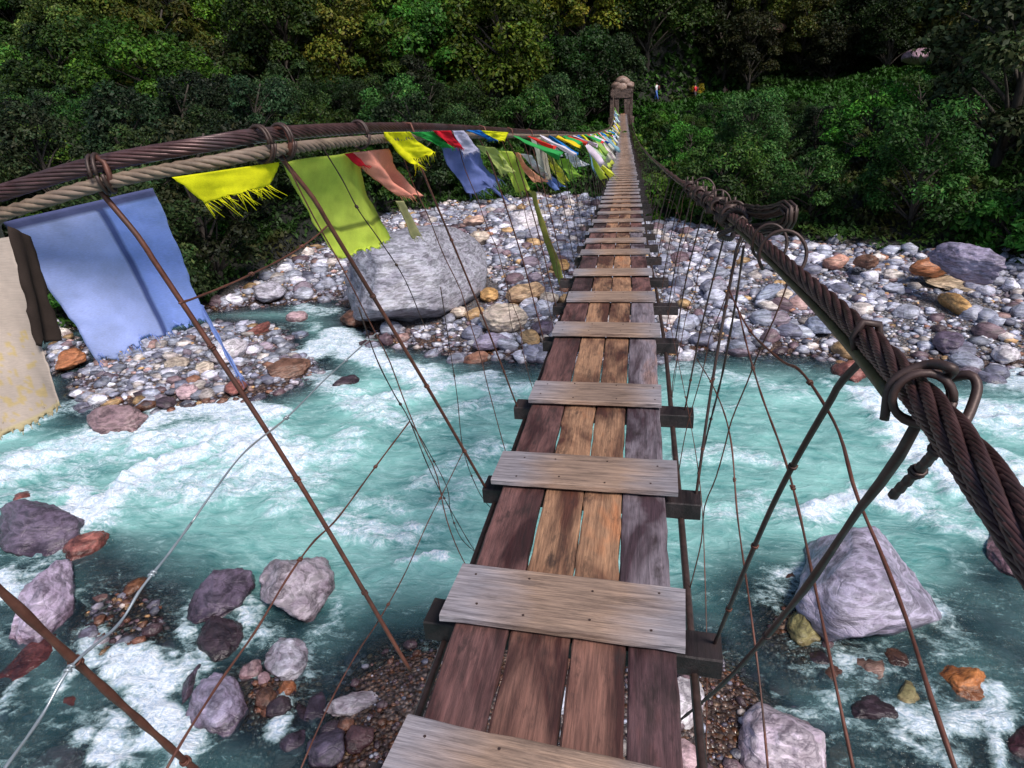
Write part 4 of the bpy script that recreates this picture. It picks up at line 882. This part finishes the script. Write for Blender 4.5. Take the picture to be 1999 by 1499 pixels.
flag(fx(-.64, (1082, 308), (1108, 310), (1140, 344), (1112, 350)), (.34, .58, .08), 'leaf green flag left of the billowing white one', wave=.08, seed=23, bulge=.1, fringe=.12)
flag(fx(-.65, (1098, 300), (1120, 297), (1154, 320), (1130, 328)), WHT, 'billowing white flag low on the string', wave=.08, seed=24, bulge=.15)
flag(fx(-.56, (772, 392), (790, 392), (822, 452), (812, 470)), (.42, .40, .20), 'olive and white scarf knotted to a hanger wire', nx=8, wave=.015, seed=25, fringe=.02)
flag(fx(-.54, (1036, 372), (1043, 374), (1102, 558), (1098, 560)), (.40, .39, .10), 'long olive yellow streamer wound down a hanger near the deck', nx=5, ny=60, wave=.05, seed=26)
for k, (x0, x1, h_) in enumerate(((1042, 1052, 340), (1054, 1066, 352), (1066, 1072, 322), (1072, 1082, 306))):
    flag(fx(-.60, (x0-8, 268), (x1-8, 268), (x1+14, h_), (x0+14, h_)), ((.52, .52, .44), (.58, .52, .42), (.5, .5, .12), WHT)[k], ('pale grey', 'cream', 'yellowish', 'pure white')[k]+' ribbon in the bunch hanging left of the green flag', nx=5, wave=.03, seed=30+k)
# further along: small flags whose colours repeat, blown away from us
CYC = [('green', (.05, .42, .12)), ('red', (.75, .06, .05)), ('white', WHT), ('blue', BLU), ('yellow', (.78, .72, .03))]
yy = 4.6; k = 0
while yy < 26:
    nm, cl = CYC[k % 5]; c = cab(-1, yy)+np.array([.04, 0, -.01]); w_ = .17+.004*yy
    d = np.array([rnd.uniform(.10, .28), rnd.uniform(.1, .3), -rnd.uniform(.08, .18)])*(1+yy*.012); e = cab(-1, yy+w_+.08)+np.array([.04, 0, -.01])
    ob = flag([c, e, e+d, c+d], tuple(v*rnd.uniform(.85, 1.1) for v in cl), 'small '+nm+' flag in the far row along the left cable', nx=7, ny=8, wave=.03, seed=40+k, fringe=0); ob['group'] = 'small '+nm+' flags in the far row'
    yy += .55+.02*yy; k += 1
for k in range(78):
    yy = 10.5+42*(k/78)**1.1+rnd.uniform(-.3, .3); nm, cl = rnd.choice([('white', WHT), ('white', WHT), ('white', (.6, .62, .5)), ('pale green', (.35, .52, .15)), ('yellow', (.7, .68, .1)), ('orange', (.7, .22, .08)), ('pale blue', (.25, .42, .62))])
    L = rnd.uniform(.35, .8)*(1.0 if yy < 24 else .8); a = cab(-1, yy)+np.array([rnd.uniform(0, .1), 0, -.02-rnd.uniform(0, .35)]); w_ = rnd.uniform(.1, .28)*(1 if yy > 14 else .7)
    e = a+np.array([.02, w_, .0]); d = np.array([rnd.uniform(.15, .95), rnd.uniform(.1, .8), -1.0]); d = d/np.linalg.norm(d)*L
    ob = flag([a, e, e+d*.9, a+d], tuple(v*rnd.uniform(.85, 1.15) for v in cl), nm+' ragged flag in the crowded far end of the string', nx=5, ny=8, wave=.05, seed=120+k, fringe=.08); ob['group'] = nm+' ragged flags near the far end'

# ------------------------------------------------------------------ vegetation
def leaves(C, R_, n, size, r, colr, elong=1.6, droop=.2, up=.45, vary=.35, shell=.55):
    d = r.normal(size=(n, 3)); d /= np.linalg.norm(d, axis=1)[:, None]; d[:, 2] = np.where(d[:, 2] < -.35, -d[:, 2], d[:, 2])
    rr = (shell+(1-shell)*r.random(n))**.8
    P = C+d*rr[:, None]*R_
    P += (vn(P[:, 0]*2.3, P[:, 1]*2.3, P[:, 2]*2.3, 5)*.18)[:, None]*d*np.mean(R_)
    nrm = d*.7+np.array([0, 0, up])+r.normal(size=(n, 3))*.5; nrm /= np.linalg.norm(nrm, axis=1)[:, None]
    a = r.normal(size=(n, 3)); a -= nrm*(a*nrm).sum(1)[:, None]; a /= np.linalg.norm(a, axis=1)[:, None]; a[:, 2] -= droop; b_ = np.cross(nrm, a)
    s = size*r.uniform(.6, 1.35, n)[:, None]
    V = np.stack([P-a*s*elong*.5, P+b_*s*.5, P+a*s*elong*.5, P-b_*s*.5], 1).reshape(-1, 3)
    g = np.array(colr)*(1+vary*r.normal(size=(n, 1))).clip(.35, 2.0); g = g*(1+.25*r.normal(size=(n, 1))*np.array([1, .2, .3])).clip(.4, 2)
    return V, np.repeat(g, 4, 0)
def tree_kind(seed, h, w, nclump, nleaf, size, colr, loose=.55, elong=1.6, low=.25):
    r = np.random.default_rng(seed); Vs, Cs = [], []; mb = MB()
    trunk = spline([(0, 0, -.6), (r.uniform(-.1, .1)*w, r.uniform(-.1, .1)*w, h*.3), (r.uniform(-.15, .15)*w, r.uniform(-.15, .15)*w, h*.6), (r.uniform(-.1, .1)*w, 0, h*.9)], n=12)
    tube(mb, trunk, np.linspace(h*.028, h*.006, 12), 7, jit=.1)
    for k in range(nclump):
        a = k*2.4+r.uniform(-.5, .5); f = (k+.5)/nclump; zz = h*(low+(1-low)*(.12+.85*f)); rad = w*.5*math.sqrt(max(.05, 1-((f-.35)/.75)**2))*r.uniform(.45, .95)
        c = np.array([math.cos(a)*rad, math.sin(a)*rad, zz-h*.06]); R_ = np.array([1, 1, .8])*w*r.uniform(.09, .22)
        V, C = leaves(c, R_, int(nleaf/nclump*r.uniform(.7, 1.3)), size, r, np.array(colr)*r.uniform(.55, 1.5), elong, shell=loose); Vs.append(V); Cs.append(C)
        i = int(np.clip(f*9, 2, 10)); tube(mb, spline([trunk[i], (trunk[i]+c)/2+[0, 0, .03*h], c], n=6), np.linspace(h*.01, h*.003, 6), 5)
    V = np.vstack(Vs); Fq = np.arange(len(V)).reshape(-1, 4)
    crown = mesh_data('crown', V, Fq, M_leaf, smooth=False, col=np.vstack(Cs)); tr_ = mesh_data('trunk', mb.v, mb.f, M_bark)
    return crown, tr_
G1 = (.055, .085, .014); G2 = (.032, .062, .014); G3 = (.058, .064, .012); G4 = (.024, .048, .014)
KIND = {
 'broad': [tree_kind(1, 9, 8.5, 34, 24000, .15, G1), tree_kind(2, 8, 9, 32, 22000, .15, G2), tree_kind(3, 10, 8, 36, 24000, .15, G1), tree_kind(21, 11, 7, 22, 17000, .16, G1, .3, 3.4, .2)],
 'dark': [tree_kind(4, 9, 7.5, 30, 20000, .15, G4), tree_kind(5, 7.5, 8, 28, 18000, .15, (.026, .04, .016))],
 'olive': [tree_kind(6, 8, 7, 28, 20000, .14, G3), tree_kind(7, 9, 7, 30, 20000, .14, (.048, .045, .014)), tree_kind(22, 11, 8, 20, 15000, .16, G3, .25, 4.0, .2)],
 'loose': [tree_kind(8, 6, 5.5, 26, 15000, .09, (.034, .066, .022), .25, 2.2, .08), tree_kind(9, 5, 5.5, 24, 15000, .09, (.040, .08, .018), .25, 2.2, .05), tree_kind(10, 6.5, 5, 24, 14000, .095, (.028, .045, .022), .2, 2.0, .1)],
 'bush': [tree_kind(11, 2.4, 3.6, 11, 7000, .13, (.035, .12, .022), .3, 2.6, .0), tree_kind(12, 2.0, 3.4, 10, 6500, .12, (.055, .125, .02), .3, 2.6, .0)]}
LABK = {'broad': ('round crowned green forest tree', 'tree'), 'dark': ('dark green forest tree', 'tree'), 'olive': ('olive brown forest tree', 'tree'), 'loose': ('loose leafed small tree', 'tree'), 'bush': ('bright green leafy bush', 'bush')}
def plant(kind, x, y, s, label, group=None, tint=(1, 1, 1), var=None, sink=.3, zs=1.0, cat=None):
    z = zat(x, y); name = {'broad': 'broadleaf_tree', 'dark': 'forest_tree', 'olive': 'forest_tree', 'loose': 'small_tree', 'bush': 'bush'}[kind]
    e = empty(name, (x, y, z-sink)); e.rotation_euler = (rnd.uniform(-.06, .06), rnd.uniform(-.06, .06), rnd.uniform(0, 6.3)); e.scale = (s, s, s*zs)
    cr, tk = KIND[kind][rnd.randrange(len(KIND[kind])) if var is None else var]
    o1 = link(bpy.data.objects.new('crown', cr), e); o1.color = (*tint, 1); link(bpy.data.objects.new('trunk', tk), e)
    tag(e, label, cat or LABK[kind][1], group); return e
placed = []
def free(x, y, r_):
    for a, b_, c_ in placed:
        if (a-x)**2+(b_-y)**2 < (r_+c_)**2: return False
    placed.append((x, y, r_)); return True
def ground_hit(px, py):                           # where a sight line meets the ground
    d = ray(px, py); ts = np.linspace(10, 190, 900)/np.linalg.norm(d[:2])
    P = CC+ts[:, None]*d; z, _ = terrain(P[:, 0], P[:, 1]); k = np.where(P[:, 2] < z)[0]; return P[k[0]] if len(k) else P[-1]
# trees one can pick out
for kind, px, py, s, lab, tint, var in (
 ('broad', 860, 250, 1.15, 'big round headed blue green tree standing out above the flags', (.8, 1.35, 1.35), 0),
 ('broad', 320, 290, 1.0, 'wide yellow green tree above the left cable', (1.35, 1.45, .8), 1),
 ('broad', 470, 210, 1.0, 'tall green tree behind the wide yellow green one', (1.1, 1.3, .9), 2),
 ('loose', 1460, 345, .72, 'pale leafed tree right of the bridge with sparkling leaves', (1.3, 1.5, 1.5), 0),
 ('loose', 1690, 330, .78, 'dense green tree in the middle of the right hand thicket', (1.0, 1.5, .9), 1),
 ('loose', 1930, 330, 1.5, 'tall open tree with greyish leaves at the right edge', (1.3, 1.0, 1.1), 2),
 ('loose', 1780, 440, .8, 'low leafy tree at the edge of the right pebble bank', (.9, 1.2, .9), 0),
 ('loose', 1580, 430, .62, 'dark leafed small tree behind the cable splice', (.7, .8, .9), 1),
 ('loose', 1340, 330, .55, 'small fresh green tree beside the bridge on the right', (1.1, 1.6, 1.2), 1),
 ('loose', 710, 262, .6, 'thin light green sapling rising behind the left cable', (1.5, 1.7, 1.2), 0),
 ('bush', 1360, 185, .6, 'yellow orange bush beside the path above the bridge end', (4.5, 1.3, .5), 1)):
    p = ground_hit(px, py); placed.append((p[0], p[1], 2.0)); plant(kind, p[0], p[1], s, lab, None, tint, var)
# hillside forest
tries = 0; nplaced = 0
while tries < 14000 and nplaced < 285:
    tries += 1; y = rnd.uniform(34, 128); x = rnd.uniform(-.98*y-8, .66*y+8)
    yh = np.interp(x, XH, YH)
    if y < yh-4 or y > yh+28: continue
    if -3 < x < 24 and y < 80: continue
    if not free(x, y, 1.95): continue
    rr_ = rnd.random(); right = x > 8
    kind = 'broad' if rr_ < (.3 if right else .5) else 'dark' if rr_ < .72 else 'olive'
    g = rnd.choice([rnd.uniform(.35, .8), rnd.uniform(.6, 1.2), rnd.uniform(1.0, 2.1)]); far = 'right' if x > 0 else 'left'
    tint = (g*rnd.uniform(.8, 1.35), g*rnd.uniform(.85, 1.15), g*rnd.uniform(.7, 1.2)); 
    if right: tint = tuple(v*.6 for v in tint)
    gr = LABK[kind][0]+'s on the hillside '+far+' of the bridge end'
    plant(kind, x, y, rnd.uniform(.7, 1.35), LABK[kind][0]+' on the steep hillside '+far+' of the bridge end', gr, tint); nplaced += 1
# thicket between the gravel and the hill
tries = 0; n2 = 0
while tries < 9000 and n2 < 215:
    tries += 1; y = rnd.uniform(18, 78); x = rnd.uniform(-1.02*y-6, .66*y+6); yf = np.interp(x, XF, YF); yh = np.interp(x, XH, YH)
    if y < yf+.9 or y > yh-1: continue
    nearb = abs(x+.3) < 4.2
    if abs(x+.3) < 2.0 and y > 60: continue
    if not free(x, y, 1.35): continue
    side_ = 'right' if x > 0 else 'left'
    if nearb or (y > 62 and -12 < x < 26):
        kind, s = 'bush', rnd.uniform(.7, 1.1)*(.75 if abs(x+.3) < 2 else 1)
    else: kind, s = ('loose' if rnd.random() < .75 else 'bush'), rnd.uniform(.6, .95)*(1.0 if x > 0 else 1.1)
    if x > -2 and x < y*.36: s = min(s, max(.3, (5.9-zat(x, y))/(6.2 if kind == 'loose' else 2.6)))
    g = rnd.choice([rnd.uniform(.35, .7), rnd.uniform(.6, 1.2), rnd.uniform(.6, 1.5)]); tint = (g*rnd.uniform(.8, 1.3), g*rnd.uniform(.9, 1.15), g*rnd.uniform(.7, 1.3))
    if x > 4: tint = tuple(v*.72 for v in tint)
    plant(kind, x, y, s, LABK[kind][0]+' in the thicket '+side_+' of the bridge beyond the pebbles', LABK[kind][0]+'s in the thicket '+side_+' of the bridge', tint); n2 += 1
# undergrowth that nobody could count
def undergrowth():
    r = np.random.default_rng(77); n = 420000
    Y = r.uniform(18, 120, n); X = r.uniform(-1.05, .7, n)*Y*1.02; Z, fo = terrain(X, Y); k = (fo > .4); X, Y, Z = X[k], Y[k], Z[k]; n = len(X)
    s = (.05+.0026*Y)*(1+.4*sstep(0, 6, Y-np.interp(X, XH, YH)))*r.uniform(.6, 1.6, n); a = r.uniform(0, 6.28, n); ti = r.uniform(.1, 1.1, n)
    hil = sstep(0, 6, Y-np.interp(X, XH, YH)); hgt = .1+(.55+2.6*hil)*np.abs(fbm(X*.42, Y*.42, seed=91))*(1-.6*r.random(n)**2)*1.6
    P = np.stack([X, Y, Z+hgt], -1); A = np.stack([np.cos(a)*np.cos(ti), np.sin(a)*np.cos(ti), np.sin(ti)], -1); B = np.stack([-np.sin(a), np.cos(a), 0*a], -1)
    V = np.stack([P-A*s[:, None], P+B*s[:, None]*.5, P+A*s[:, None], P-B*s[:, None]*.5], 1).reshape(-1, 3)
    patch = fbm(X*.25, Y*.25, seed=95)[:, None]; c = np.array([.028, .06, .016])*(1+.35*r.normal(size=(n, 1))).clip(.3, 2)*(1+.7*patch)
    br_ = sstep(.15, .5, fbm(X*.4, Y*.4, seed=99))[:, None]*.6; c = c*(1-br_)+np.array([.06, .035, .018])*br_
    path = (sstep(58, 66, Y)*(1-sstep(74, 80, Y))*sstep(-16, -8, X)*(1-sstep(24, 34, X)))[:, None]; c = c*(1-path)+np.array([.024, .070, .010])*path*(1+.3*r.normal(size=(n, 1))).clip(.4, 2)
    ob = mesh_obj('undergrowth', V, np.arange(len(V)).reshape(-1, 4), M_leaf, smooth=False, col=np.repeat(c, 4, 0)); tag(ob, 'low ferns and leaves covering the forest floor and hillside', 'undergrowth', kind='stuff')
undergrowth()
# rocks showing between the trees
for px, py, w_, h_, colr, lab in ((1742, 160, 36, 22, (.34, .22, .24), 'pale pink boulder lying in the bushes high on the right'),
                                  (1484, 98, 44, 18, (.10, .06, .04), 'brown rock ledge on the dark slope above the path')):
    p = ground_hit(px, py+h_*.5); d0 = depth_of(p); ob = link(bpy.data.objects.new('hillside_rock', mesh_data('hillside_rock', *rock_shape(3, 800+px, .9, .1), M_stone)))
    ob.scale = (w_/2*d0/FPX*1.2, 1.6, h_/2*d0/FPX*1.3); ob.location = tuple(p-CF*3+np.array([0, 0, 1.2])); ob.color = (*colr, 1); tag(ob, lab, 'rock')

# ------------------------------------------------------------------ walkers on the path
def person(px, py, Y, shirt, trousers, label, face=0.0, stride=.25, hatc=None):
    p = on_y(px, py, Y); root = empty('person', tuple(p)); root.rotation_euler = (0, 0, face)
    sk = [(0, 0, .95), (0, 0, 1.2), (0, 0, 1.42), (0, .01, 1.52), (0, .02, 1.66), (.2, 0, 1.40), (.27, .03, 1.15), (.26, .14, .95), (-.2, 0, 1.40), (-.27, -.03, 1.15), (-.25, .06, .93), (.1, 0, .9), (.12, stride*.5, .5), (.12, stride, .06), (.12, stride+.13, .03), (-.1, 0, .9), (-.12, -stride*.3, .5), (-.12, -stride, .08), (-.12, -stride+.13, .04)]
    ed = [(0, 1), (1, 2), (2, 3), (3, 4), (2, 5), (5, 6), (6, 7), (2, 8), (8, 9), (9, 10), (0, 11), (11, 12), (12, 13), (13, 14), (0, 15), (15, 16), (16, 17), (17, 18)]
    rad = [.14, .14, .15, .055, .10, .06, .045, .035, .06, .045, .035, .09, .065, .045, .04, .09, .065, .045, .04]
    me = bpy.data.meshes.new('body'); me.from_pydata(sk, ed, []); ob = link(bpy.data.objects.new('body', me), root)
    md = ob.modifiers.new('skin', 'SKIN'); ss_ = ob.modifiers.new('smooth', 'SUBSURF'); ss_.levels = 1; ss_.render_levels = 1
    for v, r_ in zip(me.skin_vertices[0].data, rad): v.radius = (r_, r_)
    me.skin_vertices[0].data[0].use_root = True; me.materials.append(plain('skin', (.36, .2, .14)))
    mb = MB(); tube(mb, [(0, 0, .9), (0, 0, 1.05), (0, 0, 1.25), (0, 0, 1.4), (0, 0, 1.47)], [.175, .17, .185, .2, .1], 12); 
    for s in (-1, 1): tube(mb, [(.16*s, 0, 1.42), (.23*s, 0, 1.3), (.275*s, .02*s, 1.12)], [.075, .072, .062], 8)
    mb.build('shirt', shirt, root)
    mb = MB(); tube(mb, [(0, 0, 1.0), (0, 0, .86)], [.18, .17], 12)
    for s, q in ((1, stride), (-1, -stride)): tube(mb, [(.09*s, 0, .92), (.12*s, q*.45, .5), (.12*s, q*.95, .1)], [.105, .085, .065], 8)
    mb.build('trousers', trousers, root)
    mb = MB(); tube(mb, [(0, 0, 1.64), (0, 0, 1.72), (0, 0, 1.79)], [.112, .115, .05], 10); mb.build('hair', hatc or plain('hair', (.02, .015, .012)), root)
    mb = MB(); box(mb, (0, -.24, 1.22), (.26, .16, .4)); mb.build('backpack', plain('pack', (.12, .03, .03)), root)
    tag(root, label, 'person'); return root
person(1281, 196, 78, plain('white_shirt', (.75, .75, .78)), plain('blue_trousers', (.06, .14, .45)), 'person in white top and blue trousers walking on the path', 1.2)
person(1356, 198, 80, plain('red_shirt', (.7, .02, .03)), plain('dark_trousers', (.03, .03, .04)), 'person in red walking beside the yellow orange bush', 1.4)
person(1413, 201, 82, plain('tan_shirt', (.42, .26, .18)), plain('grey_trousers', (.1, .09, .09)), 'person in tan, farthest right on the path, half hidden by leaves', 1.4)
